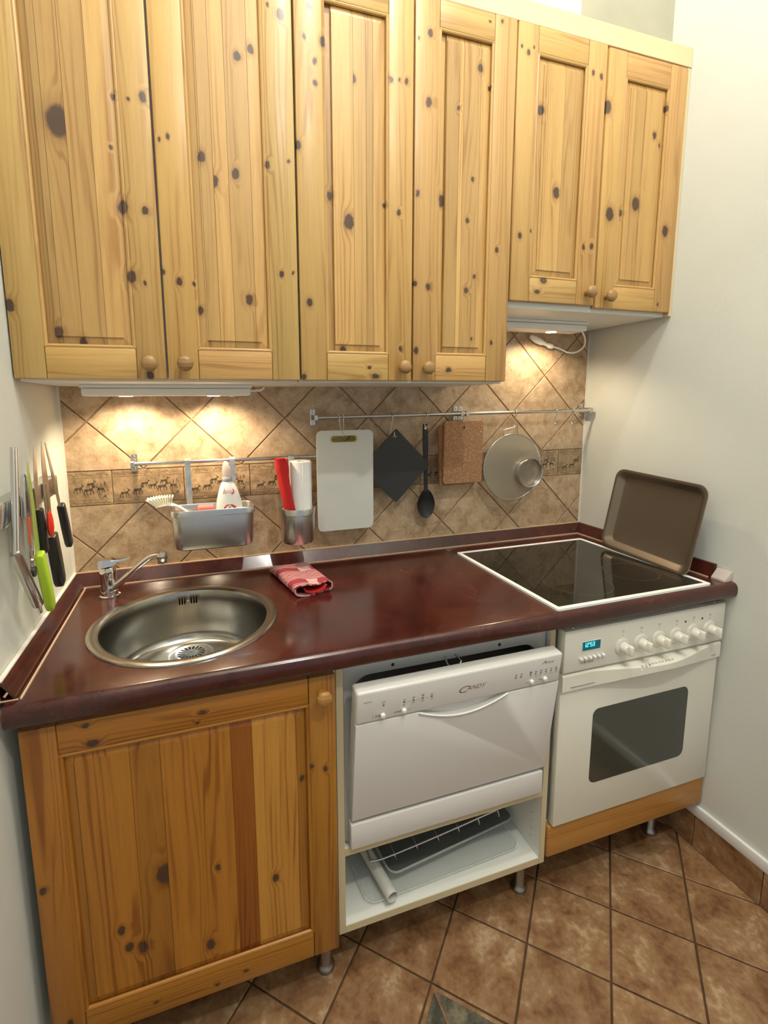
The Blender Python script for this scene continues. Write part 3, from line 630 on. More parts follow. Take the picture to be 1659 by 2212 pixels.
b.lathe([(0.0175, 0.0022), (0.0175, 0.0040), (0.012, 0.0045), (0.0001, 0.0055), (0.0001, 0.003), (0.0175, 0.0022)], (dx, dy, dz), 'z', 36)
for k in range(18):      # bars of the grating between the hub and the flange
    a = 2*math.pi*(k+0.5)/18; ca, sa = math.cos(a), math.sin(a)
    b.prism([(dx+ca*r_-sa*w_, dy+sa*r_+ca*w_) for r_, w_ in ((0.016, -0.0016), (0.0362, -0.0034), (0.0362, 0.0034), (0.016, 0.0016))], 'z', dz+0.0020, dz+0.0037)
dr = mk('drain', b, CHROME, sk, smooth=60)
mk('drain_sump', B().lathe([(0.0420, -0.001), (0.0420, -0.060), (0.0001, -0.068), (0.0001, -0.070), (0.0440, -0.062), (0.0440, -0.001), (0.0420, -0.001)], (dx, dy, dz), 'z', 36), STEEL_S, sk, smooth=50)
b = B()
for k, o_ in enumerate((-0.0225, -0.0155, -0.0085, 0.0085, 0.0155, 0.0225)):
    a = R(90)-o_/0.186; x_, y_ = SKX+0.1872*math.cos(a), SKY+0.1872*math.sin(a)
    b.box(x_-0.0019, x_+0.0019, y_-0.008, y_+0.010, ZT-0.035, ZT-0.015)
b.cyl((dx, dy, dz-0.03), (dx, dy, dz+0.02), 0.0400, 36)
carve(bowl, b)
mk('overflow_screw', B().ball((SKX, SKY+0.1868, ZT-0.025), 0.003, 0.002, 0.003, 10, 6), CHROME, sk)
fx, fy = 0.102, -0.118
fa = thing('tap', 'chrome single-lever kitchen tap beside the round sink', 'tap', (fx, fy, ZT))
mk('body', B().lathe([(0.0001, 0.0006), (0.027, 0.0006), (0.027, 0.004), (0.0225, 0.006), (0.0215, 0.030), (0.0205, 0.034), (0.0205, 0.060), (0.0215, 0.064), (0.0215, 0.080), (0.0195, 0.084), (0.0001, 0.086)], (fx, fy, ZT), 'z', 30), CHROME, fa, smooth=40)
sp_ = bez([(fx+0.010, fy-0.006, ZT+0.020), (fx+0.040, fy-0.023, ZT+0.049), (fx+0.070, fy-0.040, ZT+0.078), (fx+0.100, fy-0.057, ZT+0.106), (fx+0.118, fy-0.067, ZT+0.119), (fx+0.143, fy-0.080, ZT+0.125)], 8)
sp2 = mk('spout', B().tube(sp_, [0.0105-0.0030*min(1, i/24) for i in range(len(sp_))], 14), CHROME, fa, smooth=60)
e = sp_[-1]
mk('aerator', B().lathe([(0.0001, 0.014), (0.0125, 0.012), (0.0135, 0.004), (0.0135, -0.006), (0.0120, -0.008), (0.0120, -0.018), (0.0001, -0.019)], (e.x+0.004, e.y-0.002, e.z-0.003), 'z', 20), CHROME, sp2, smooth=40)
lv = [[(fx-0.021, fy-0.020, ZT+0.084), (fx-0.021, fy+0.020, ZT+0.084), (fx-0.021, fy+0.018, ZT+0.106), (fx-0.021, fy-0.018, ZT+0.106)],
      [(fx+0.012, fy-0.019, ZT+0.088), (fx+0.012, fy+0.017, ZT+0.088), (fx+0.012, fy+0.014, ZT+0.105), (fx+0.012, fy-0.016, ZT+0.105)],
      [(fx+0.028, fy-0.013, ZT+0.096), (fx+0.028, fy+0.009, ZT+0.096), (fx+0.028, fy+0.008, ZT+0.103), (fx+0.028, fy-0.012, ZT+0.103)],
      [(fx+0.048, fy-0.012, ZT+0.100), (fx+0.048, fy+0.004, ZT+0.100), (fx+0.048, fy+0.003, ZT+0.105), (fx+0.048, fy-0.011, ZT+0.105)],
      [(fx+0.060, fy-0.009, ZT+0.105), (fx+0.060, fy+0.000, ZT+0.105), (fx+0.060, fy-0.001, ZT+0.109), (fx+0.060, fy-0.008, ZT+0.109)]]
b = B().loft(lv); bmesh.ops.bevel(b.bm, geom=b.bm.edges[:], offset=0.0018, segments=2, affect='EDGES')
mk('lever', b, CHROME, fa, smooth=40)

# ------------------------------------------------------------------ hob
hx0, hx1, hy0, hy1 = 1.1915, 1.7245, -0.6105, -0.1095
hb = thing('hob', 'black glass ceramic hob with a white frame', 'hob', ((hx0+hx1)/2, (hy0+hy1)/2, ZT))
o_, i_ = rr(hx0, hx1, hy0, hy1, 0.008, 4), rr(hx0+0.013, hx1-0.013, hy0+0.013, hy1-0.013, 0.004, 4)
mk('frame', B().ring(o_, i_, 'z', ZT+0.0004, ZT+0.0062), WHITE_F, hb)
gl = mk('glass', B().prism(i_, 'z', ZT+0.0006, ZT+0.0050), GLASS_H, hb)
for cx_, cy_, r_ in ((1.375, -0.475, 0.095), (1.595, -0.455, 0.078), (1.345, -0.235, 0.078), (1.590, -0.235, 0.095)):
    c_ = lambda rad: [(cx_+rad*math.cos(2*math.pi*k/48), cy_+rad*math.sin(2*math.pi*k/48)) for k in range(48)]
    mk('cooking_zone', B().ring(c_(r_), c_(r_-0.0022), 'z', ZT+0.0049, ZT+0.00515), RINGM, gl)

# ------------------------------------------------------------------ dishwasher (door ajar)
DX0, DX1 = 0.649, 1.193
dw = thing('dishwasher', 'white tabletop dishwasher with its front door hanging ajar', 'dishwasher', (0.92, -0.3, 0.376))
fo, fi_ = rr(DX0-0.008, DX1+0.004, 0.380, 0.8365, 0.010, 6), rr(DX0+0.012, DX1-0.020, 0.440, 0.803, 0.045, 6)
mk('front_frame', B().ring(fo, fi_, 'y', -0.566, -0.545), GREY_M, dw)
b = B(); b.box(DX0, DX1, -0.545, -0.08, 0.378, 0.440); b.box(DX0, DX1, -0.545, -0.08, 0.803, 0.834); b.box(DX0-0.006, DX0+0.012, -0.545, -0.08, 0.44, 0.803); b.box(DX1-0.020, DX1+0.002, -0.545, -0.08, 0.44, 0.803); b.box(DX0+0.012, DX1-0.02, -0.09, -0.08, 0.44, 0.803)
mk('tub', b, STEEL, dw)
b = B()
for x_ in (0.763, 1.055): b.cyl((x_, -0.5668, 0.816), (x_, -0.5655, 0.816), 0.0042, 12)
mk('frame_screws', b, BLACK, dw)
mk('latch', B().tube([(0.900, -0.566, 0.812), (0.897, -0.585, 0.803), (0.905, -0.592, 0.795), (0.925, -0.592, 0.795), (0.934, -0.585, 0.804), (0.928, -0.566, 0.813)], 0.0022, 8), STEEL, dw)
mk('kick_panel', B().box(DX0, DX1-0.004, -0.590, -0.566, 0.3795, 0.4440, 0.002, 2), WHITE_D, dw)
TH = math.asin(0.043/0.352)
MD = Matrix.Translation((0, -0.588, 0.4525)) @ Matrix.Rotation(TH, 4, 'X')
dx0, dx1, DH, HL = 0.652, 1.1975, 0.352, 0.2695
# lower panel with the grip cut out of its top edge
arc = [(0.822, 1.040)]
pts = [(dx0, 0.0), (dx1, 0.0), (dx1, HL-0.0008)]
gx0, gx1, gd = 0.806, 1.044, 0.030
pts += [(gx1-(gx1-gx0)*k/24, HL-0.0008-gd*math.sin(math.pi*k/24)**0.9) for k in range(25)]
pts += [(dx0, HL-0.0008)]
dd = mk('door', B().prism(pts, 'y', 0.0, 0.014, 0.0022, 2).xf(MD), WHITE_D, dw)
mk('control_strip', B().box(dx0, dx1, -0.0005, 0.038, HL+0.0004, DH, 0.006, 3).xf(MD), WHITE_D, dd)
mk('door_shell', B().box(dx0+0.001, dx1-0.001, 0.0135, 0.040, 0.002, HL+0.004, 0.003).xf(MD), WHITE_D, dd)
lp = [(gx0+(gx1-gx0)*k/24, -0.0012, HL-0.001-gd*math.sin(math.pi*k/24)**0.9) for k in range(25)]
mk('grip_lip', B().tube(lp, 0.0024, 8).xf(MD), WHITE_P, dd, smooth=60)
def onto(me_, x, h, y=-0.0008): return MD @ Matrix.Translation((x, y, h)) @ Matrix.Rotation(R(90), 4, 'X')
t1, t2 = text_mesh('C', 0.030, 0.35), text_mesh('ANDY', 0.0185, 0.35)
b = B(); b.mesh(t1, onto(t1, 0.914, 0.2975) @ Matrix.Diagonal((1.25, 0.85, 1, 1))); b.mesh(t2, onto(t2, 0.951, 0.302) @ Matrix.Diagonal((0.95, 0.9, 1, 1)))
mk('brand_lettering', b, BRAND, dd, smooth=0)
t3, t4 = text_mesh('A', 0.018, 0.3), text_mesh('ios', 0.013, 0.3)
b = B(); b.mesh(t3, onto(t3, 1.142, 0.331) @ Matrix.Diagonal((1.2, 0.75, 1, 1))); b.mesh(t4, onto(t4, 1.160, 0.331) @ Matrix.Diagonal((1.3, 0.8, 1, 1)))
mk('series_lettering', b, INK, dd, smooth=0)
b = B(); c = B()
def dot(bb, x, h, r): bb.prism([(x+r*math.cos(2*math.pi*k/10), h+r*math.sin(2*math.pi*k/10)) for k in range(10)], 'y', -0.0012, 0.0002)
def bar(bb, x0, x1, h0, h1): bb.box(x0, x1, -0.0011, 0.0002, h0, h1)
dot(b, 0.716, 0.3100, 0.0021); c.ring(rr(0.7125, 0.7195, 0.3145, 0.3215, 0.001, 2), rr(0.7133, 0.7187, 0.3153, 0.3207, 0.0005, 2), 'y', -0.0011, 0.0002)
bar(c, 0.669, 0.687, 0.3255, 0.3275); bar(c, 0.691, 0.693, 0.281, 0.288); bar(c, 0.697, 0.707, 0.2825, 0.2855); bar(c, 0.697, 0.705, 0.2865, 0.2885); bar(b, 0.7075, 0.7085, 0.280, 0.289)
for k, x_ in enumerate((0.766, 0.789, 0.812, 0.835)):
    dot(b, x_, 0.307, 0.0024); bar(c, x_-0.0035, x_+0.0035, 0.2995, 0.3015); bar(c, x_-0.003, x_+0.003, 0.312, 0.3125+0.004*((k*7) % 3)/2+0.002)
    if k < 3: bar(c, x_+0.005, x_+0.018, 0.3065, 0.3072)
bar(c, 0.742, 0.7565, 0.2830, 0.2847); bar(c, 0.742, 0.7565, 0.2858, 0.2875); bar(b, 0.7575, 0.7585, 0.281, 0.289); bar(c, 0.7656, 0.7664, 0.293, 0.298)
c.ring(rr(0.7755, 0.7825, 0.2835, 0.2885, 0.0024, 3), rr(0.7763, 0.7817, 0.2843, 0.2877, 0.0016, 3), 'y', -0.0011, 0.0002)
for k, x_ in enumerate((1.0625, 1.0775)): dot(b, x_, 0.3075, 0.0022); bar(c, x_-0.002, x_+0.003, 0.3125, 0.3165)
for k in range(6):
    x_ = 1.0925+0.0152*k+(0.013 if k >= 0 else 0); dot(b, x_, 0.3075, 0.0020); bar(c, x_-0.0045, x_+0.0045, 0.3010, 0.3022)
    (dot(b, x_, 0.3140, 0.0030) if k == 0 else bar(c, x_-0.003, x_+0.003, 0.3120, 0.3155))
bar(c, 1.0935, 1.1035, 0.2868, 0.2884); bar(c, 1.1335, 1.1425, 0.2865, 0.2905)
mk('printed_symbols', b.xf(MD), INK, dd, smooth=0); mk('printed_captions', c.xf(MD), INKL, dd, smooth=0)
for x_, h_ in ((0.7150, 0.2845), (0.7665, 0.2855), (1.1105, 0.2875), (1.1500, 0.2880)):
    mk('button', B().lathe([(0.0001, -0.0075), (0.0044, -0.0070), (0.0054, -0.0050), (0.0056, 0.0)], (x_, 0, h_), 'y', 18).xf(MD), WHITE_P, dd, smooth=50)

# ------------------------------------------------------------------ oven
OX0, OX1 = 1.2275, 1.8045
ov = thing('oven', 'white built-in oven with six knobs and a dark window', 'oven', (1.515, -0.3, 0.258))
mk('body', B().box(OX0+0.008, OX1-0.004, -0.572, -0.05, 0.259, 0.858), GREY_M, ov)
cp = mk('control_panel', B().box(OX0, OX1, -0.602, -0.573, 0.7215, 0.8375, 0.003, 2), WHITE_E, ov)
od = mk('oven_door', B().box(OX0+0.002, OX1, -0.593, -0.573, 0.2620, 0.7175, 0.003, 2), WHITE_E, ov)
win = mk('window', B().prism(rr(1.3435, 1.695, 0.3655, 0.5915, 0.020, 6), 'y', -0.5942, -0.590, 0.0006, 1), GLASS_O, od)
# bowed grip strip across the top of the door
rings = []
for k in range(41):
    x_ = OX0+0.0015+(OX1-OX0-0.003)*k/40; u_ = (x_-OX0)/(OX1-OX0)
    t_ = max(0.0, 1-abs((u_-0.56)/0.40)); bw = (t_*t_*(3-2*t_))**0.8
    y0, y1 = -0.600-0.036*bw, -0.5932; zt_, zb_ = 0.7145-0.001*bw, 0.6640+0.024*bw
    rings.append([(x_, y1, zb_), (x_, y0+0.003, zb_), (x_, y0, zb_+0.004), (x_, y0, zt_-0.005), (x_, y0+0.004, zt_), (x_, y1, zt_)])
gr = mk('grip_strip', B().loft(rings), WHITE_E, od, smooth=35)
b = B()
for x0_, x1_ in ((OX0+0.028, OX0+0.155), (OX1-0.075, OX1-0.022)): b.box(x0_, x1_, -0.6012, -0.5995, 0.676, 0.6785)
mk('grip_groove', b, INKL, gr, smooth=0)
b = B()
for k in range(10):
    x_ = 1.466+0.0120*k; b.box(x_, x_+0.0065, -0.6295, -0.6235, 0.7020, 0.7200)
carve(gr, b)
for k in range(6):
    x_, z_ = 1.4190+0.0649*k, 0.7665
    kb = mk('knob', B().lathe([(0.0001, -0.0060), (0.0215, -0.0055), (0.0245, -0.0025), (0.0250, 0.0)], (x_, -0.602, z_), 'y', 30), WHITE_E, cp, smooth=50)
    b = B().lathe([(0.0001, -0.024), (0.0115, -0.024), (0.0135, -0.020), (0.0150, -0.005)], (x_, -0.602, z_), 'y', 24)
    b.box(x_-0.0055, x_+0.0055, -0.638, -0.620, z_-0.0140, z_+0.0140, 0.003, 2)
    mk('knob_grip', b, WHITE_E, kb, smooth=50)
    b = B()
    for q in range(5):
        a = R(30+30*q); b.box(x_+0.0195*math.cos(a)-0.0007, x_+0.0195*math.cos(a)+0.0007, -0.6081, -0.607, z_+0.0195*math.sin(a)-0.001, z_+0.0195*math.sin(a)+0.001)
    mk('knob_scale', b, INKL, kb, smooth=0)
b = B()
for k in range(6):
    x_ = 1.4190+0.0649*k; b.box(x_-0.0005, x_+0.0005, -0.6026, -0.6018, 0.7965, 0.8010); b.ring(rr(x_-0.0035, x_+0.0035, 0.8060, 0.8120, 0.001, 2), rr(x_-0.0028, x_+0.0028, 0.8067, 0.8113, 0.0005, 2), 'y', -0.6026, -0.6018)
mk('panel_symbols', b, INKL, cp, smooth=0)
for x_ in (1.647, 1.712): mk('pilot_lamp', B().lathe([(0.0001, -0.0018), (0.0028, -0.0012), (0.0032, 0.0)], (x_, -0.602, 0.802), 'y', 14), plain('pilot_red', (0.09, 0.02, 0.012), 0.3), cp)
ds = mk('display', B().box(1.2835, 1.3430, -0.6028, -0.600, 0.7755, 0.8005), SCREEN, cp, smooth=0)
mk('display_frame', B().ring(rr(1.282, 1.3445, 0.774, 0.802, 0.001, 2), rr(1.2835, 1.343, 0.7755, 0.8005, 0.001, 2), 'y', -0.6034, -0.600), WHITE_P, ds)
SEG = {'1': 'bc', '2': 'abged', '5': 'afgcd', '3': 'abgcd'}
b = B(); cx_ = 1.2885
for ch in "12'53":
    w_, h_, z_ = 0.0062, 0.0115, 0.7855; th = 0.00115
    if ch == "'": b.box(cx_, cx_+0.0012, -0.6034, -0.6027, z_+0.0085, z_+h_); cx_ += 0.0030; continue
    for sg in SEG[ch]:
        s0 = {'a': (0, w_, h_-th, h_), 'g': (0, w_, h_/2-th/2, h_/2+th/2), 'd': (0, w_, 0, th), 'b': (w_-th, w_, h_/2, h_), 'c': (w_-th, w_, 0, h_/2), 'f': (0, th, h_/2, h_), 'e': (0, th, 0, h_/2)}[sg]
        b.box(cx_+s0[0], cx_+s0[1], -0.6034, -0.6027, z_+s0[2], z_+s0[3])
    cx_ += 0.0085 if ch != '1' else 0.0088
b.xf(Matrix.Shear('XZ', 4, (0.0, 0.0)))
mk('display_digits', b, LED, ds, smooth=0)
for k in range(6):
    mk('button', B().lathe([(0.0001, -0.0095), (0.0036, -0.0085), (0.0046, -0.0060), (0.0046, 0.0)], (1.2795+0.0146*k, -0.602, 0.7560), 'y', 16), WHITE_P, cp, smooth=50)
b = B(); t5 = text_mesh('TIROLIA', 0.0105); b.mesh(t5, Matrix.Translation((1.302, -0.6023, 0.7395)) @ Matrix.Rotation(R(90), 4, 'X') @ Matrix.Diagonal((1.05, 1, 1, 1)))
mk('brand_lettering', b, INK, cp, smooth=0)
b = B(); [b.ball((x_, -0.588, 0.8385), 0.004, 0.004, 0.003, 10, 6) for x_ in (1.262, 1.772)]; mk('panel_screws', b, STEEL, cp)

# ------------------------------------------------------------------ things in the open shelf
tr1 = thing('storage_box', 'shallow clear plastic box lying on the open cabinet floor', 'box', (0.93, -0.42, 0.163))
rg = []
for z_, k_ in ((0.1640, 0.92), (0.1640, 1.0), (0.172, 1.03), (0.174, 1.05), (0.172, 1.06)):
    rg.append([(0.930+(x_*k_), -0.375+(y_*k_), z_) for x_, y_ in rr(-0.225, 0.225, -0.165, 0.165, 0.03, 5)])
mk('box_shell', B().loft(rg[::-1]).xf(Matrix.Translation((0.93, -0.375, 0)) @ Matrix.Rotation(R(2), 4, 'Z') @ Matrix.Translation((-0.93, 0.375, 0))), CLEARP, tr1, smooth=40)
bk = thing('baking_tin', 'dark smoked lidded tray tilted on the clear plastic box', 'tray', (0.96, -0.37, 0.19))
MB = Matrix.Translation((0.965, -0.370, 0.1985)) @ Matrix.Rotation(R(6), 4, 'Z') @ Matrix.Rotation(R(-1), 4, 'Y') @ Matrix.Rotation(R(0.5), 4, 'X')
rg = [[(x_*k_, y_*k_, z_) for x_, y_ in rr(-0.205, 0.205, -0.140, 0.140, 0.025, 5)] for z_, k_ in ((-0.0035, 0.01), (-0.0035, 0.93), (0.010, 0.97), (0.013, 1.0), (0.010, 1.01))]
mk('tray_shell', B().loft(rg, caps=False).xf(MB), SMOKE, bk, smooth=40)
mk('tray_rim', B().tube([MB @ Vector((x_, y_, 0.0125)) for x_, y_ in rr(-0.205, 0.205, -0.140, 0.140, 0.025, 5)], 0.003, 8, True), CLEARP, bk, smooth=60)
ra = thing('wire_rack', 'thin bent steel wire rack resting on the smoked tray', 'rack', (0.95, -0.45, 0.22))
WZ = lambda x_: 0.2160+(x_-0.745)*0.115
mk('front_wire', B().tube(bez([(0.742, -0.36, 0.226), (0.735, -0.47, 0.2165), (0.742, -0.486, 0.2160), (0.80, -0.492, WZ(0.80)), (0.97, -0.492, WZ(0.97)), (1.140, -0.488, WZ(1.14)), (1.172, -0.478, WZ(1.172)), (1.166, -0.40, WZ(1.166))], 6), 0.0026, 8), CHROME, ra, smooth=60)
for k in range(6):
    x_ = 0.80+0.064*k; z_ = WZ(x_)
    mk('prong', B().tube(bez([(x_+0.006, -0.36, z_+0.004), (x_+0.002, -0.44, z_+0.003), (x_, -0.490, z_+0.001), (x_+0.004, -0.496, max(0.210, z_-0.012)), (x_+0.008, -0.488, max(0.206, z_-0.028)), (x_+0.01, -0.470, max(0.205, z_-0.030))], 5), 0.0013, 6), CHROME, ra, smooth=60)
pt = B()
A, Bv = Vector((0.720, -0.335, 0.2060)), Vector((0.762, -0.572, 0.1910))
for r0, r1 in ((0.0155, 0.0155), (0.0135, 0.0135)): pass
dirv = (Bv-A).normalized(); n1 = dirv.cross(Vector((0, 0, 1))).normalized(); n2 = dirv.cross(n1)
ringf = lambda c_, r_: [tuple(c_+r_*(math.cos(2*math.pi*k/20)*n1+math.sin(2*math.pi*k/20)*n2)) for k in range(20)]
pt.loft([ringf(A, 0.0132), ringf(A, 0.0155), ringf(Bv, 0.0155), ringf(Bv, 0.0132), ringf(A+dirv*0.01, 0.0132)], caps=False)
tag(mk('cardboard_tube', pt, CARD, smooth=40), 'pale grey hollow roll sticking out over the trays', 'tube')

# ------------------------------------------------------------------ strip lamps under the wall cabinets
def spot(name, loc, watts, size, blend, tgt):
    l = bpy.data.lights.new(name, 'SPOT'); l.energy = watts; l.color = (1.0, 0.80, 0.54); l.spot_size = R(size); l.spot_blend = blend; l.shadow_soft_size = 0.018
    o = bpy.data.objects.new(name, l); COL.objects.link(o); o.location = loc
    o.rotation_euler = (Vector(tgt)-Vector(loc)).to_track_quat('-Z', 'Y').to_euler(); return o
def strip_lamp(x0, x1, y0, y1, ztop, label, spots, watts):
    t = thing('strip_lamp', label, 'lamp', ((x0+x1)/2, (y0+y1)/2, ztop-0.028), 'strip lamps under the cabinets')
    mk('base_plate', B().box(x0-0.003, x1+0.003, y0-0.004, y1, ztop-0.0085, ztop-0.0003, 0.001), WHITE_P, t)
    mk('housing', B().box(x0, x1, y0, y1, ztop-0.029, ztop-0.009, 0.004, 3), WHITE_P, t)
    for sx_ in spots:
        ln = mk('lamp_lens', B().lathe([(0.0001, -0.0302), (0.016, -0.0300), (0.019, -0.0285)], (sx_, y1-0.026, ztop), 'z', 24), HALOGEN, t)
        spot('halogen', (sx_, y1-0.026, ztop-0.034), watts, 152, 0.6, (sx_+0.01, y1+0.03, ztop-0.4))
    return t
l1 = strip_lamp(0.083, 0.503, -0.165, -0.085, 1.4775, 'white strip lamp with two lit halogen spots above the sink', (0.180, 0.405), 7.5)
mk('switch', B().ball((0.452, -0.15, 1.4480), 0.008, 0.006, 0.003, 12, 6), WHITE_P, l1)
mk('plug_lead', B().tube(bez([(0.503, -0.12, 1.463), (0.525, -0.12, 1.463), (0.536, -0.118, 1.464), (0.545, -0.116, 1.470), (0.548, -0.11, 1.477)], 6), 0.0032, 8), WHITE_P, l1, smooth=60)
l2 = strip_lamp(1.235, 1.640, -0.175, -0.095, 1.690, 'white strip lamp with its lead hanging loose, above the hob', (1.535,), 7.0)
mk('lead', B().tube(bez([(1.640, -0.12, 1.678), (1.675, -0.11, 1.672), (1.715, -0.085, 1.650), (1.735, -0.060, 1.625), (1.725, -0.035, 1.607), (1.695, -0.024, 1.606), (1.665, -0.020, 1.618), (1.630, -0.020, 1.626)], 8), 0.0030, 8), WHITE_P, l2, smooth=60)
b = B().loft([[(x_, -0.018+0.85*r_*math.cos(2*math.pi*k/12), z_+r_*math.sin(2*math.pi*k/12)) for k in range(12)] for x_, z_, r_ in ((1.528, 1.658, 0.005), (1.535, 1.657, 0.009), (1.552, 1.650, 0.0125), (1.575, 1.642, 0.0125), (1.590, 1.638, 0.008), (1.603, 1.632, 0.0065), (1.612, 1.629, 0.010), (1.628, 1.627, 0.0095), (1.634, 1.626, 0.004))])
mk('lead_coupling', b, WHITE_P, l2, smooth=60)

# ------------------------------------------------------------------ hanging rails
YR = -0.052
def bracket(name, root, x, z, y=YR, clampw=0.012):
    br = mk(name, B().box(x-0.0085, x+0.0085, -0.0075, -0.0045, z-0.026, z+0.026, 0.001), STEEL, root)
    mk('bracket_arm', B().box(x-clampw/2, x+clampw/2, y-0.007, -0.0076, z-0.009, z+0.009, 0.002), STEEL, br)
    for dz_ in (0.018, -0.018): mk('screw', B().lathe([(0.0001, -0.0025), (0.003, -0.002), (0.0042, 0.0)], (x, -0.0075, z+dz_), 'y', 12), CHROME, br)
    return br
r1 = thing('hanging_rail', 'short steel rail above the sink carrying the steel containers', 'rail', (0.44, -0.04, 1.235))
mk('bar', B().cyl((0.172, YR, 1.2585), (0.800, YR, 1.2585), 0.0055, 14), STEEL, r1, smooth=60)
bracket('bracket', r1, 0.176, 1.2570); bracket('bracket', r1, 0.79, 1.2570)
r2 = thing('hanging_rail', 'long steel rail carrying boards, spoon and sieve above the worktop', 'rail', (1.25, -0.04, 1.36))
ZR = 1.3845
mk('bar', B().cyl((0.712, YR, 1.380), (1.246, YR, 1.3855), 0.0055, 14), STEEL, r2, smooth=60)
mk('bar', B().cyl((1.247, YR, 1.3855), (1.797, YR, 1.3895), 0.0055, 14), STEEL, r2, smooth=60)
bracket('bracket', r2, 0.714, 1.380); bracket('bracket', r2, 1.2355, 1.385); bracket('bracket', r2, 1.2545, 1.385); bracket('bracket', r2, 1.787, 1.389)
mk('end_cap', B().box(1.787, 1.7985, -0.060, -0.012, 1.3815, 1.3995, 0.002), STEEL, r2)
def hook(x, zr, label, length=0.045, group='wire hooks on the long rail', r=0.0016):
    p = [(x, YR+0.0085, zr-0.004), (x, YR+0.0075, zr+0.004), (x, YR+0.001, zr+0.0078), (x, YR-0.0062, zr+0.004), (x, YR-0.0085, zr-0.004), (x-0.002, YR-0.004, zr-length*0.45), (x-0.004, YR+0.001, zr-length*0.8), (x-0.003, YR-0.003, zr-length), (x+0.001, YR-0.012, zr-length*1.02), (x+0.004, YR-0.016, zr-length*0.78)]
    return tag(mk('hook', B().tube(bez(p, 5), r, 7), STEEL, smooth=60), label, 'hook', group)
hook(0.972, 1.383, 'wire hook holding the black square trivet', 0.068)
hook(1.097, 1.3845, 'wire hook holding the black serving spoon', 0.044)
hook(1.238, 1.3855, 'wire hook holding the cork trivet', 0.052)
hook(1.452, 1.387, 'wire hook holding the round steel sieve', 0.050)
hook(1.631, 1.3885, 'empty wire hook next to the round steel sieve', 0.046)
hook(1.707, 1.389, 'empty wire hook beside the rail end bracket at the right wall', 0.046)

# ------------------------------------------------------------------ steel containers on the short rail
def strap(root, x, w_, ztop, zbot, ybot):
    p = [(YR+0.0085, ztop-0.010), (YR+0.0085, ztop+0.004), (YR+0.004, ztop+0.0085), (YR-0.004, ztop+0.0085), (YR-0.0085, ztop+0.004), (YR-0.0085, zbot)]
    o = []
    for k, (y_, z_) in enumerate(p):
        a = p[max(0, k-1)]; c_ = p[min(len(p)-1, k+1)]; d = Vector((c_[0]-a[0], c_[1]-a[1])).normalized(); nn = Vector((-d.y, d.x))*0.0011
        o.append([(x-w_/2, y_+nn.x, z_+nn.y), (x+w_/2, y_+nn.x, z_+nn.y), (x+w_/2, y_-nn.x, z_-nn.y), (x-w_/2, y_-nn.x, z_-nn.y)])
    return mk('hanging_strap', B().loft(o), GALV, root, smooth=40)
bx0, bx1, by0, by1, bz0, bz1 = 0.271, 0.5045, -0.166, -0.064, 1.018, 1.134
bk1 = thing('steel_container', 'rectangular stainless container hanging from the short rail', 'container', ((bx0+bx1)/2, (by0+by1)/2, bz0))
def rect_ring(k, z_, r_, dx_=0):
    return [(x_, y_, z_) for x_, y_ in rr(bx0+k, bx1-k, by0+k*0.8, by1-k*0.8, r_, 6)]
mk('shell', B().loft([rect_ring(0.040, bz0+0.0005, 0.012), rect_ring(0.018, bz0, 0.022), rect_ring(0.010, bz0+0.004, 0.028), rect_ring(0.0065, bz0+0.016, 0.030), rect_ring(0.003, bz1-0.019, 0.030), rect_ring(-0.0005, bz1-0.017, 0.031), rect_ring(-0.0005, bz1-0.002, 0.031), rect_ring(0.001, bz1, 0.030), rect_ring(0.0025, bz1-0.002, 0.029), rect_ring(0.006, bz1-0.02, 0.028), rect_ring(0.009, bz0+0.016, 0.028), rect_ring(0.020, bz0+0.003, 0.022), rect_ring(0.040, bz0+0.003, 0.012)]), STEEL, bk1, smooth=40)
strap(bk1, 0.3245, 0.0155, 1.2585, 1.090, -0.06); strap(bk1, 0.4515, 0.0155, 1.2585, 1.090, -0.06)
CUX, CUY, CUR = 0.6345, -0.117, 0.053
bk2 = thing('steel_beaker', 'round stainless beaker hanging from the short rail', 'container', (CUX, CUY, 1.003))
mk('shell', B().lathe([(0.0001, 0.0), (CUR-0.016, 0.0), (CUR-0.007, 0.003), (CUR-0.003, 0.011), (CUR-0.0005, 0.090), (CUR+0.0015, 0.092), (CUR+0.0015, 0.108), (CUR+0.0005, 0.1105), (CUR-0.001, 0.109), (CUR-0.003, 0.088), (CUR-0.006, 0.014), (CUR-0.016, 0.004), (0.0001, 0.004)], (CUX, CUY, 1.003), 'z', 44), STEEL, bk2, smooth=40)
strap(bk2, 0.630, 0.019, 1.2585, 1.085, -0.06)
# paper towel roll and red cloth in the beaker
pr = thing('paper_roll', 'white kitchen paper roll standing in the round beaker', 'paper towel', (0.652, -0.112, 1.0085))
b = B(); n_ = 40; px_, py_, pr_ = 0.6480, -0.1120, 0.0325
circ = lambda r_, z_: [(px_+r_*math.cos(2*math.pi*k/n_), py_+r_*math.sin(2*math.pi*k/n_), z_) for k in range(n_)]
b.loft([circ(0.012, 1.009), circ(pr_, 1.009), circ(pr_, 1.2515), circ(pr_-0.0015, 1.2530), circ(0.012, 1.2525), circ(0.012, 1.009)], caps=False)
mk('sheets', b, PAPER, pr, smooth=40)
mk('core', B().lathe([(0.0118, 0.002), (0.0118, 0.2440), (0.0105, 0.2440), (0.0105, 0.002), (0.0118, 0.002)], (px_, py_, 1.0085), 'z', 20), CARD, pr)
mk('loose_edge', B().box(px_-0.0012, px_+0.020, py_-pr_-0.0016, py_-pr_+0.004, 1.012, 1.2525, 0.0008), PAPER, pr)
b = B(); rings = []
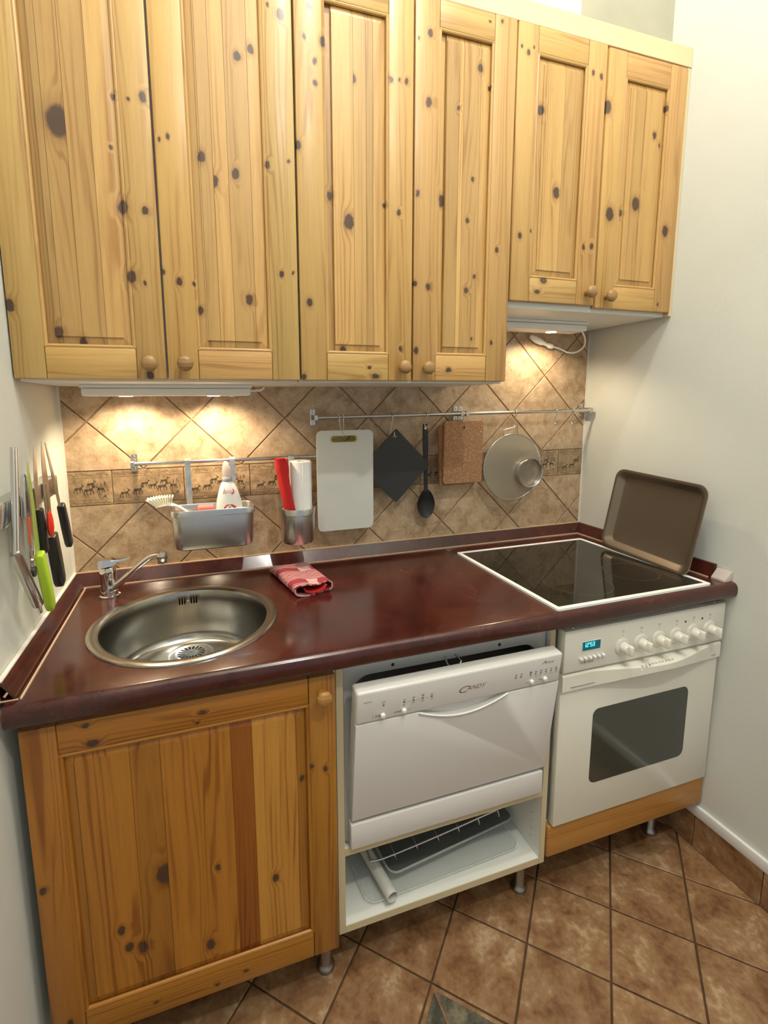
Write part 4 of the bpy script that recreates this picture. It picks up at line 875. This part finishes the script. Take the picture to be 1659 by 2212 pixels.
for k in range(22):
    z_ = 1.010+0.252*k/21; cx_ = 0.6090-0.0230*max(0, (z_-1.10)/0.16); cy_ = -0.133+0.008*max(0, (z_-1.10)/0.16); rr_ = 0.0155+0.0035*max(0, (z_-1.11)/0.15)+(0.0016 if 1.225 < z_ < 1.25 else 0)
    if z_ < 1.10: rr_ *= 0.80
    rings.append([(cx_+rr_*(1+0.09*math.sin(3*a+k*0.35)+0.05*math.sin(5*a-k*0.5))*math.cos(a), cy_+rr_*0.72*(1+0.08*math.cos(2*a+k*0.3))*math.sin(a), z_+(0.003*math.sin(2*a) if k == 21 else 0)) for a in [2*math.pi*q/24 for q in range(24)]])
b.loft(rings)
rc = tag(mk('rolled_cloth', b, REDC, smooth=60), 'bright red rolled cloth standing in the round beaker', 'cloth')
b = B(); pth = []
for k in range(30):
    a = k*0.62; r_ = 0.003+0.0004*k; pth.append((0.586+r_*math.cos(a), -0.125+r_*0.7*math.sin(a), 1.2635+0.0008*math.sin(a*2)))
mk('cloth_end_spiral', b.tube(pth, 0.0019, 6), REDC, rc, smooth=60)
# spray bottle
BX, BY = 0.4345, -0.1150
bo = thing('detergent_bottle', 'white washing-up liquid bottle with a clear pointed cap in the container', 'bottle', (BX, BY, 1.022))
def oval(cx_, rx, ry, z_, n__=28): return [(cx_+rx*math.cos(2*math.pi*k/n__), BY+ry*math.sin(2*math.pi*k/n__), z_) for k in range(n__)]
mk('bottle_body', B().loft([oval(BX, 0.030, 0.018, 1.0225), oval(BX, 0.0365, 0.023, 1.027), oval(BX, 0.0385, 0.0245, 1.07), oval(BX, 0.0385, 0.0245, 1.115), oval(BX-0.0005, 0.0345, 0.023, 1.150), oval(BX-0.0015, 0.026, 0.020, 1.180), oval(BX-0.0025, 0.0195, 0.017, 1.196), oval(BX-0.003, 0.014, 0.014, 1.204)]), WHITE_P, bo, smooth=50)
mk('collar', B().lathe([(0.0001, 0.0), (0.0142, 0.0), (0.0145, 0.003), (0.0145, 0.012), (0.0130, 0.014), (0.0001, 0.014)], (BX-0.003, BY, 1.2035), 'z', 24), GREYP, bo, smooth=40)
mk('cap', B().loft([oval(BX-0.003, 0.0125, 0.0125, 1.2175), oval(BX-0.0035, 0.0130, 0.0125, 1.232), oval(BX-0.0045, 0.0105, 0.010, 1.247), oval(BX-0.006, 0.0070, 0.0065, 1.258), oval(BX-0.006, 0.004, 0.004, 1.262)]), CAPM, bo, smooth=60)
def curved(root, nm, mat, pts2, rx, ry, lift, z_shift=0.0):
    """thin label wrapped on the front of an oval body; pts2 = (angle offset in x metres, z)"""
    b_ = B(); vs = []
    for lyr in (lift, lift-0.0012):
        for u_, z_ in pts2:
            kx, ky = rx(z_)+lyr, ry(z_)+lyr
            a_ = -math.pi/2+u_/kx; vs.append((BX-0.001+kx*math.cos(a_), BY+ky*math.sin(a_), z_))
    n__ = len(pts2); b_._new(vs, [tuple(range(n__)), tuple(range(2*n__-1, n__-1, -1))]+[(i, (i+1) % n__, n__+(i+1) % n__, n__+i) for i in range(n__)])
    return mk(nm, b_, mat, root, smooth=0)
lerp = lambda z_, t_: next(v0+(v1-v0)*(z_-z0)/(z1-z0) for (z0, v0), (z1, v1) in zip(t_, t_[1:]) if z_ <= z1 or z1 == t_[-1][0])
RX = lambda z_: lerp(z_, [(1.02, 0.037), (1.07, 0.0385), (1.115, 0.0385), (1.150, 0.0345), (1.180, 0.026), (1.196, 0.0195), (1.21, 0.015)])
RY = lambda z_: lerp(z_, [(1.02, 0.023), (1.07, 0.0245), (1.115, 0.0245), (1.150, 0.0230), (1.180, 0.0200), (1.196, 0.017), (1.21, 0.014)])
LAB = plain('label_red', (0.62, 0.045, 0.045), 0.4); LABP = plain('label_pink_text', (0.80, 0.42, 0.40), 0.4); LABC = plain('label_cream', (0.78, 0.76, 0.58), 0.4)
curved(bo, 'upper_label', LAB, [(-0.017, 1.171), (0.010, 1.168), (0.015, 1.171), (0.0165, 1.178), (0.012, 1.1835), (-0.013, 1.1855)], RX, RY, 0.0009)
for z_ in (1.1745, 1.1795): curved(bo, 'label_text', LABP, [(-0.013, z_-0.0012), (0.009, z_-0.0020), (0.009, z_+0.0004), (-0.013, z_+0.0012)], RX, RY, 0.0016)
curved(bo, 'front_label', LAB, [(-0.021, 1.105), (0.022, 1.105), (0.019, 1.133), (0.008, 1.1395), (-0.008, 1.1395), (-0.016, 1.132)], RX, RY, 0.0009)
curved(bo, 'label_picture', LABC, [(-0.013, 1.106), (0.014, 1.106), (0.013, 1.124), (0.004, 1.130), (-0.005, 1.132)], RX, RY, 0.0016)
curved(bo, 'label_picture', GREEN, [(-0.009, 1.122), (-0.002, 1.122), (-0.0055, 1.129)], RX, RY, 0.0022); curved(bo, 'label_picture', GREEN, [(0.004, 1.120), (0.009, 1.120), (0.0095, 1.1245), (0.0045, 1.125)], RX, RY, 0.0022); curved(bo, 'label_picture', GREEN, [(-0.003, 1.1335), (0.004, 1.1335), (0.0005, 1.128)], RX, RY, 0.0022)
# pink sponge and dish brush in the container
sg = B().box(0.345, 0.392, -0.112, -0.078, 1.0225, 1.134, 0.006, 3); tag(mk('sponge', sg, PINK, smooth=50), 'pink sponge poking up inside the rectangular container', 'sponge')
db = thing('dish_brush', 'cream washing-up brush with fanned bristles leaning over the container rim', 'brush', (0.30, -0.115, 1.06))
hp = bez([(0.236, -0.116, 1.144), (0.262, -0.115, 1.1475), (0.285, -0.114, 1.143), (0.312, -0.112, 1.125), (0.345, -0.106, 1.090), (0.372, -0.100, 1.045)], 8)
b = B(); rings = []
for k, p_ in enumerate(hp):
    f_ = k/(len(hp)-1); wy = 0.019 if f_ < 0.30 else 0.019-0.0125*min(1, (f_-0.30)/0.14); hz = 0.0042
    t_ = (hp[min(k+1, len(hp)-1)]-hp[max(k-1, 0)]).normalized(); nn = Vector((0, 1, 0)); up_ = t_.cross(nn).normalized()
    rings.append([tuple(p_+wy*math.cos(2*math.pi*q/14)*nn+hz*math.sin(2*math.pi*q/14)*up_) for q in range(14)])
mk('handle', b.loft(rings), CREAM, db, smooth=60)
for k in range(10):
    f_ = k/9; x0_ = 0.237+0.036*f_; x1_ = 0.213+0.068*f_
    bb_ = B()
    for yy in (-0.013, -0.0045, 0.0045, 0.013): bb_.cyl((x0_, -0.115+yy, 1.1455+0.004*math.sin(math.pi*f_)), (x1_, -0.115+yy*1.4, 1.1655+0.006*f_+0.003*math.sin(math.pi*f_)), 0.0018, 6, 0.0026)
    mk('bristle_row', bb_, BRISTLE, db, smooth=60)

# ------------------------------------------------------------------ things on the long rail
wbd = thing('cutting_board', 'white plastic cutting board with a green-rimmed slot', 'cutting board', (0.805, -0.06, 1.013))
def board_ring(outer, inner, y0, y1): return B().ring(outer, inner, 'y', y0, y1)
ou = rr(0.711, 0.900, 1.0145, 1.3395, 0.017, 6); sl = rr(0.7555, 0.8465, 1.3005, 1.3235, 0.0105, 6)
mk('board', board_ring(ou, sl, -0.0665, -0.0605), BOARDW, wbd)
mk('slot_rim', board_ring(rr(0.7555, 0.8465, 1.3005, 1.3235, 0.0105, 6), rr(0.7600, 0.8420, 1.3030, 1.3210, 0.0085, 6), -0.0662, -0.0570), BOARDG, wbd)
b = B().tube(bez([(0.7965, -0.0665, 1.3225), (0.7905, -0.0655, 1.345), (0.7865, -0.0605, 1.3855), (0.7875, -0.0515, 1.3890), (0.7885, -0.044, 1.384), (0.793, -0.046, 1.365), (0.798, -0.046, 1.384), (0.7995, -0.0515, 1.3892), (0.8010, -0.0605, 1.3855), (0.8005, -0.0655, 1.345), (0.7985, -0.0665, 1.3225), (0.7975, -0.058, 1.3215)], 5), 0.0015, 6)
mk('cord_loop', b, plain('grey_cord', (0.62, 0.60, 0.56), 0.8), wbd, smooth=60)
trv = thing('trivet', 'thin black square trivet hung by one corner', 'trivet', (0.985, -0.055, 1.09))
hs = 0.1245; cxm, czm = 0.9855, 1.2145
sq_ = [(a_*math.cos(R(45))-c_*math.sin(R(45))+cxm, a_*math.sin(R(45))+c_*math.cos(R(45))+czm) for a_, c_ in rr(-hs*0.7071-0.001, hs*0.7071+0.001, -hs*0.7071-0.001, hs*0.7071+0.001, 0.006, 5)]
n_ = len(sq_)
def hole_pts(cx_, cz_, r_, ref):
    return [(cx_+r_*math.cos(math.atan2(p[1]-czm, p[0]-cxm)), cz_+r_*math.sin(math.atan2(p[1]-czm, p[0]-cxm))) for p in ref]
mk('pad', B().ring(sq_, hole_pts(0.983, 1.3140, 0.0062, sq_), 'y', -0.0570, -0.0535), BLACKM, trv)
spn = thing('serving_spoon', 'black nylon serving spoon with a long handle', 'spoon', (1.102, -0.045, 1.025))
rings = []
for z_, w_, t_ in ((1.3530, 0.004, 0.003), (1.3505, 0.0085, 0.004), (1.33, 0.0105, 0.0045), (1.28, 0.0105, 0.0045), (1.235, 0.0085, 0.0040), (1.19, 0.0070, 0.0038), (1.135, 0.0078, 0.0038), (1.118, 0.0085, 0.0038)):
    cx_ = 1.0985+0.006*(1.353-z_)/0.24
    rings.append([(cx_+w_*math.cos(2*math.pi*k/14), -0.0425+t_*math.sin(2*math.pi*k/14), z_) for k in range(14)])
mk('handle', B().loft(rings), BLACK, spn, smooth=60)
b = B(); gx, gz = 20, 14; vs = []
NR = 9
for i in range(NR+1):
    rad = i/NR
    for k in range(26):
        a = 2*math.pi*k/26; ux, uz = rad*math.cos(a), rad*math.sin(a)
        w_ = 0.0335*(1-0.18*max(0, uz)); vs.append((1.1065+w_*ux, -0.0400+0.014*(1-rad*rad)-0.006*max(0, -uz)*0, 1.0735+0.0515*uz))
outer = [vs[i*26:(i+1)*26] for i in range(NR, 0, -1)]
b.loft(outer[::1]+[], caps=False)
inner = [[(p[0], p[1]-0.0028, p[2]) for p in r_] for r_ in outer]
b.loft(inner, caps=False); b.loft([outer[0], inner[0]], caps=False); b._new(outer[-1], [tuple(range(26))]); b._new(inner[-1], [tuple(range(26))])
mk('bowl', b, BLACK, spn, smooth=60)
mk('eyelet', B().lathe([(0.0026, -0.0048), (0.0052, -0.0055), (0.0055, -0.0040), (0.0026, -0.0035), (0.0026, -0.0048)], (1.0985, -0.0425, 1.3395), 'y', 18), CHROME, spn, smooth=60)
def cork(x0, x1, z0, z1, y0, y1, label, shear):
    t = thing('cork_trivet', label, 'trivet', ((x0+x1)/2, y0, z0), 'cork trivets on the long rail')
    o_ = rr(x0, x1, z0, z1, 0.010, 5); cx0, cz0 = (x0+x1)/2, (z0+z1)/2; M_ = Matrix.Translation((cx0, 0, cz0)) @ Matrix.Rotation(R(shear), 4, 'Y') @ Matrix.Translation((-cx0, 0, -cz0))
    b_ = B().ring(o_, [(cx0+0.0055*math.cos(math.atan2((p[1]-cz0)/(z1-z0), (p[0]-cx0)/(x1-x0))), z1-0.022+0.0055*math.sin(math.atan2((p[1]-cz0)/(z1-z0), (p[0]-cx0)/(x1-x0)))) for p in o_], 'y', y0, y1)
    mk('cork_slab', b_.xf(M_), CORK, t); return t
cork(1.1595, 1.3115, 1.1435, 1.3600, -0.067, -0.055, 'rectangular cork trivet with a round hole, in front of another', 0.5)
cork(1.1500, 1.2980, 1.1360, 1.3480, -0.052, -0.041, 'cork trivet mostly hidden behind another cork trivet', -1.5)
sv = thing('dumpling_sieve', 'round perforated steel dumpling sieve with wire grips and a metal ring', 'sieve', (1.445, -0.06, 1.065))
SCX, SCZ, SCR, SCY = 1.4455, 1.1880, 0.1215, -0.058
mk('perforated_disc', B().lathe([(0.0001, 0.0), (SCR, 0.0), (SCR, 0.0012), (0.0001, 0.0012)], (SCX, SCY, SCZ), 'y', 56), MESHM, sv)
mk('rim', B().tube([(SCX+SCR*math.cos(2*math.pi*k/56), SCY, SCZ+SCR*math.sin(2*math.pi*k/56)) for k in range(56)], 0.0026, 8, True), STEEL, sv, smooth=60)
mk('ring_cup', B().lathe([(0.0495, 0.0), (0.0500, -0.017), (0.0520, -0.0185), (0.0530, -0.0170), (0.0515, -0.002), (0.0515, 0.0), (0.0495, 0.0)], (1.5100, SCY-0.002, 1.1660), 'y', 40), STEEL, sv, smooth=40)
mk('wire_grip', B().tube(bez([(1.405, SCY-0.001, 1.301), (1.398, SCY-0.003, 1.318), (1.400, SCY-0.004, 1.3245), (1.425, SCY-0.004, 1.3305), (1.452, SCY-0.004, 1.3350), (1.456, SCY-0.004, 1.332), (1.462, SCY-0.001, 1.306)], 6), 0.0016, 7), STEEL, sv, smooth=60)
mk('wire_grip', B().tube(bez([(1.428, SCY+0.001, 1.068), (1.434, SCY+0.008, 1.050), (1.440, SCY+0.010, 1.046), (1.470, SCY+0.010, 1.052), (1.484, SCY+0.010, 1.058), (1.486, SCY+0.006, 1.064), (1.484, SCY+0.001, 1.0735)], 6), 0.0016, 7), STEEL, sv, smooth=60)

# ------------------------------------------------------------------ folded tea towel on the worktop
MT = Matrix.Translation((0.618, -0.185, ZT+0.0006)) @ Matrix.Rotation(R(6), 4, 'Z')
tw = thing('tea_towel', 'folded red and white checked tea towel on the worktop', 'towel', (0.618, -0.185, ZT))
def twsec(v, ins):
    """closed flattened tube section (x, z) at length parameter v"""
    hw, th = 0.060-0.004*v-ins, 0.034*(0.80+0.25*v)-2*ins; o = []
    for k in range(40):
        a = 2*math.pi*k/40; c_, s_ = math.cos(a), math.sin(a)
        x_ = hw*math.copysign(abs(c_)**0.55, c_); z_ = th/2*math.copysign(abs(s_)**0.6, s_)
        dip = 0.010*v*math.exp(-((x_-0.012)/0.022)**2) if s_ > 0 else 0
        o.append((x_, ins+th/2+z_-dip+0.0))
    return o
rg = []
for v in [k/14 for k in range(15)]:
    y_ = 0.110-0.225*v; rg.append([(x_+0.010*v, y_+0.006*math.sin(9*x_/0.06*0.35), z_*(0.55+0.45*min(1, v/0.12))) for x_, z_ in twsec(v, 0.0)])
ri = []
for v in [1.0, 0.9, 0.75, 0.5]:
    y_ = 0.110-0.225*v; ri.append([(x_+0.010*v, y_+0.006*math.sin(9*x_/0.06*0.35), z_) for x_, z_ in twsec(v, 0.0034)])
b = B(); b.loft(rg+ri, caps=True); b.xf(MT)
mk('outer_fold', b, TOWEL, tw, smooth=60)
b = B(); rgi = []
for k in range(9):
    v = 0.55+0.46*k/8; y_ = 0.110-0.225*v
    rgi.append([(0.004+0.010*v+x_, y_, 0.0045+z_) for x_, z_ in [(-0.034, 0.016), (-0.028, 0.005), (-0.010, 0.0005), (0.014, 0.001), (0.026, 0.006), (0.034, 0.018), (0.0315, 0.019), (0.024, 0.0085), (0.013, 0.0035), (-0.010, 0.003), (-0.0265, 0.0075), (-0.0315, 0.017)]])
mk('inner_hem', b.loft(rgi).xf(MT), REDC, tw, smooth=60)

# ------------------------------------------------------------------ baking tray leaning on the right wall
tt = thing('baking_tray', 'worn tin oven tray leaning against the wall behind the hob', 'tray', (1.75, -0.37, ZT))
# local: u along -y, v up the tray, w out of the tray face (towards -x)
ex = Vector((0.0, -1.0, 0.0)); lean = R(9.0)
roll = R(-2.5)
ev = Vector((math.sin(lean), 0, math.cos(lean))); ew = ex.cross(ev).normalized()
if ew.x > 0: ew = -ew
ex2 = ex*math.cos(roll)+ev*math.sin(roll); ev2 = ev*math.cos(roll)-ex*math.sin(roll)
O = Vector((1.7420, -0.3880, 1.0460))
def tp(u_, v_, w_): return tuple(O+ex2*u_+ev2*v_+ew*w_)
def tring(k, w_, r_): return [tp(a_, c_, w_) for a_, c_ in rr(-0.165+k, 0.165-k, -0.1385+k, 0.1385-k, r_, 6)]
mk('shell', B().loft([tring(0.10, -0.0105, 0.004), tring(0.029, -0.0105, 0.016), tring(0.024, -0.0085, 0.018), tring(0.010, 0.0085, 0.026), tring(0.006, 0.0100, 0.028), tring(0.0, 0.0095, 0.032), tring(-0.001, 0.0070, 0.033), tring(0.002, 0.0075, 0.032), tring(0.008, 0.0070, 0.027), tring(0.025, -0.0120, 0.018), tring(0.10, -0.0120, 0.004)]), TRAYM, tt, smooth=40)

# ------------------------------------------------------------------ knife rack on the left wall
kr = thing('knife_rack', 'grey magnetic knife bar on the left wall above the sink', 'knife rack', (0.0, -0.42, 1.214))
mk('bar', B().box(XL+0.0005, 0.0255, -0.640, -0.224, 1.2150, 1.2570, 0.003, 2), STEEL, kr)
mk('end_block', B().box(XL+0.0005, 0.0270, -0.640, -0.560, 1.213, 1.259, 0.003, 2), CHROME, kr)
mk('end_block', B().box(XL+0.0005, 0.0265, -0.236, -0.220, 1.213, 1.259, 0.003, 2), STEEL, kr)
def yz(poly, x0, x1, bev=0): return B().prism(poly, 'x', x0, x1, bev)
def along(a, c_, pts):
    """pts (s, t): s metres from a towards c_, t across"""
    A_, C_ = Vector(a), Vector(c_); d = (C_-A_).normalized(); nn = Vector((-d.y, d.x)); return [tuple(A_+d*s_+nn*t_) for s_, t_ in pts]
def knife(name, label, tip, neck, end, bw, hw, hmat, bmat, x, ht=0.016, curve=0.5):
    t = thing(name, label, 'knife', (x, neck[0], end[1]), 'knives on the magnetic bar')
    L = math.dist(tip, neck)
    mk('blade', yz(along(tip, neck, [(0, 0), (L*0.18, bw*0.32), (L*0.45, bw*0.52), (L*0.96, bw*0.56), (L, bw*0.25), (L+0.01, bw*0.2), (L+0.01, -bw*0.2), (L, -bw*0.40), (L*0.5, -bw*0.40), (L*0.15, -bw*0.22)]), x, x+0.0018), bmat, t, smooth=0)
    H = math.dist(neck, end)
    b_ = yz(along(neck, end, [(0, -hw*0.42), (0.004, -hw*0.5), (H*0.5, -hw*0.44), (H*0.9, -hw*0.56), (H, -hw*0.35), (H, hw*0.35), (H*0.9, hw*0.56), (H*0.5, hw*0.48), (0.004, hw*0.52), (0, hw*0.42)]), x+0.0009-ht/2+0.003, x+0.0009+ht/2+0.003, 0.004)
    mk('handle', b_, hmat, t, smooth=50); return t
BLADE = plain('knife_steel', (0.55, 0.53, 0.50), 0.22, metal=1)
knife('lime_knife', 'knife with a green blade and bright lime handle', (-0.433, 1.314), (-0.427, 1.123), (-0.385, 0.986), 0.026, 0.027, LIME, GREENB, 0.0270)
knife('small_knife', 'short black-handled knife between the lime knife and the chef knife', (-0.380, 1.342), (-0.403, 1.212), (-0.391, 1.115), 0.024, 0.020, BLACK, BLADE, 0.0270)
knife('chef_knife', 'broad-bladed chef knife with a thick black handle', (-0.325, 1.347), (-0.330, 1.138), (-0.297, 1.010), 0.044, 0.032, BLACK, BLADE, 0.0270, 0.02)
knife('slicing_knife', 'slim slanting knife with a black handle next to the tiled wall', (-0.308, 1.344), (-0.240, 1.189), (-0.195, 1.075), 0.018, 0.022, BLACK, BLADE, 0.0295)
pe = thing('peeler', 'red-handled peeler hanging in front of the knives', 'peeler', (0.04, -0.35, 1.14), 'knives on the magnetic bar')
mk('handle', B().loft([[(0.0450+r_*0.45*math.cos(2*math.pi*k/18), -0.384+r_*math.sin(2*math.pi*k/18), z_+0.008) for k in range(18)] for z_, r_ in ((1.196, 0.004), (1.190, 0.008), (1.175, 0.0125), (1.158, 0.0135), (1.146, 0.011), (1.139, 0.005))]), REDP, pe, smooth=60)
mk('blade', yz(along((-0.384, 1.262), (-0.384, 1.20), [(0, -0.004), (0, 0.004), (0.06, 0.005), (0.06, -0.005)]), 0.0435, 0.0455), BLADE, pe, smooth=0)
co = thing('can_opener', 'steel butterfly can opener with orange grip inlay', 'can opener', (0.03, -0.515, 1.10))
mk('grip_arm', yz(along((-0.463, 1.294), (-0.474, 1.134), [(0, -0.003), (0.03, 0.008), (0.08, 0.012), (0.12, 0.010), (0.165, 0.004), (0.165, -0.004), (0.12, 0.001), (0.08, 0.003), (0.03, 0.0)]), 0.0262, 0.034, 0.002), STEEL, co, smooth=40)
mk('grip_arm', yz(along((-0.478, 1.294), (-0.494, 1.134), [(0, 0.003), (0.03, -0.006), (0.08, -0.010), (0.12, -0.009), (0.165, -0.004), (0.165, 0.004), (0.12, -0.001), (0.08, -0.002), (0.03, 0.0)]), 0.0262, 0.034, 0.002), STEEL, co, smooth=40)
mk('grip_inlay', yz(along((-0.472, 1.209), (-0.480, 1.149), [(0, -0.006), (0, 0.006), (0.055, 0.003), (0.055, -0.003)]), 0.0265, 0.033, 0.001), ORANGE, co)
mk('head_plate', yz(along((-0.482, 1.144), (-0.490, 1.094), [(0, -0.013), (0, 0.013), (0.035, 0.014), (0.040, 0.004), (0.040, -0.014)]), 0.030, 0.034, 0.001), STEEL, co, smooth=40)
mk('pivot', B().lathe([(0.0001, 0.004), (0.004, 0.003), (0.005, 0.0)], (0.034, -0.485, 1.126), 'x', 14), CHROME, co)
mk('cutting_wheel', B().lathe([(0.0001, 0.003), (0.010, 0.003), (0.011, 0.0), (0.010, -0.004), (0.0001, -0.004)], (0.036, -0.488, 1.104), 'x', 20), BLACK, co, smooth=40)
st = thing('steel_utensil', 'twin-rod steel utensil with a tubular handle nearest the cabinet front', 'utensil', (0.04, -0.56, 1.03))
for dy_ in (0.0, 0.013): mk('rod', B().cyl((0.0315, -0.516+dy_, 1.350-dy_*0.2), (0.0330, -0.571+dy_*1.1, 1.158), 0.0044, 14), CHROME if dy_ else STEEL, st, smooth=60)
mk('handle', B().tube([(0.0340, -0.571, 1.166), (0.0345, -0.567, 1.160), (0.0365, -0.530, 1.098), (0.0380, -0.493, 1.039), (0.0380, -0.491, 1.036)], [0.0075, 0.0100, 0.0102, 0.0104, 0.0080], 18), STEEL, st, smooth=50)
mk('hanging_loop', B().tube([(0.0380, -0.4920, 1.037), (0.0382, -0.484, 1.025), (0.0384, -0.479, 1.016), (0.0384, -0.478, 1.0145)], [0.0036, 0.0038, 0.0034, 0.0015], 10), CHROME, st, smooth=60)

for o in bpy.data.objects:
    if o.name.split('.')[0] in ('printed_symbols', 'printed_captions', 'animal_print', 'edge_print', 'knob_scale', 'panel_symbols', 'display_digits', 'brand_lettering', 'series_lettering', 'bristle_row'):
        o['kind'] = 'stuff'
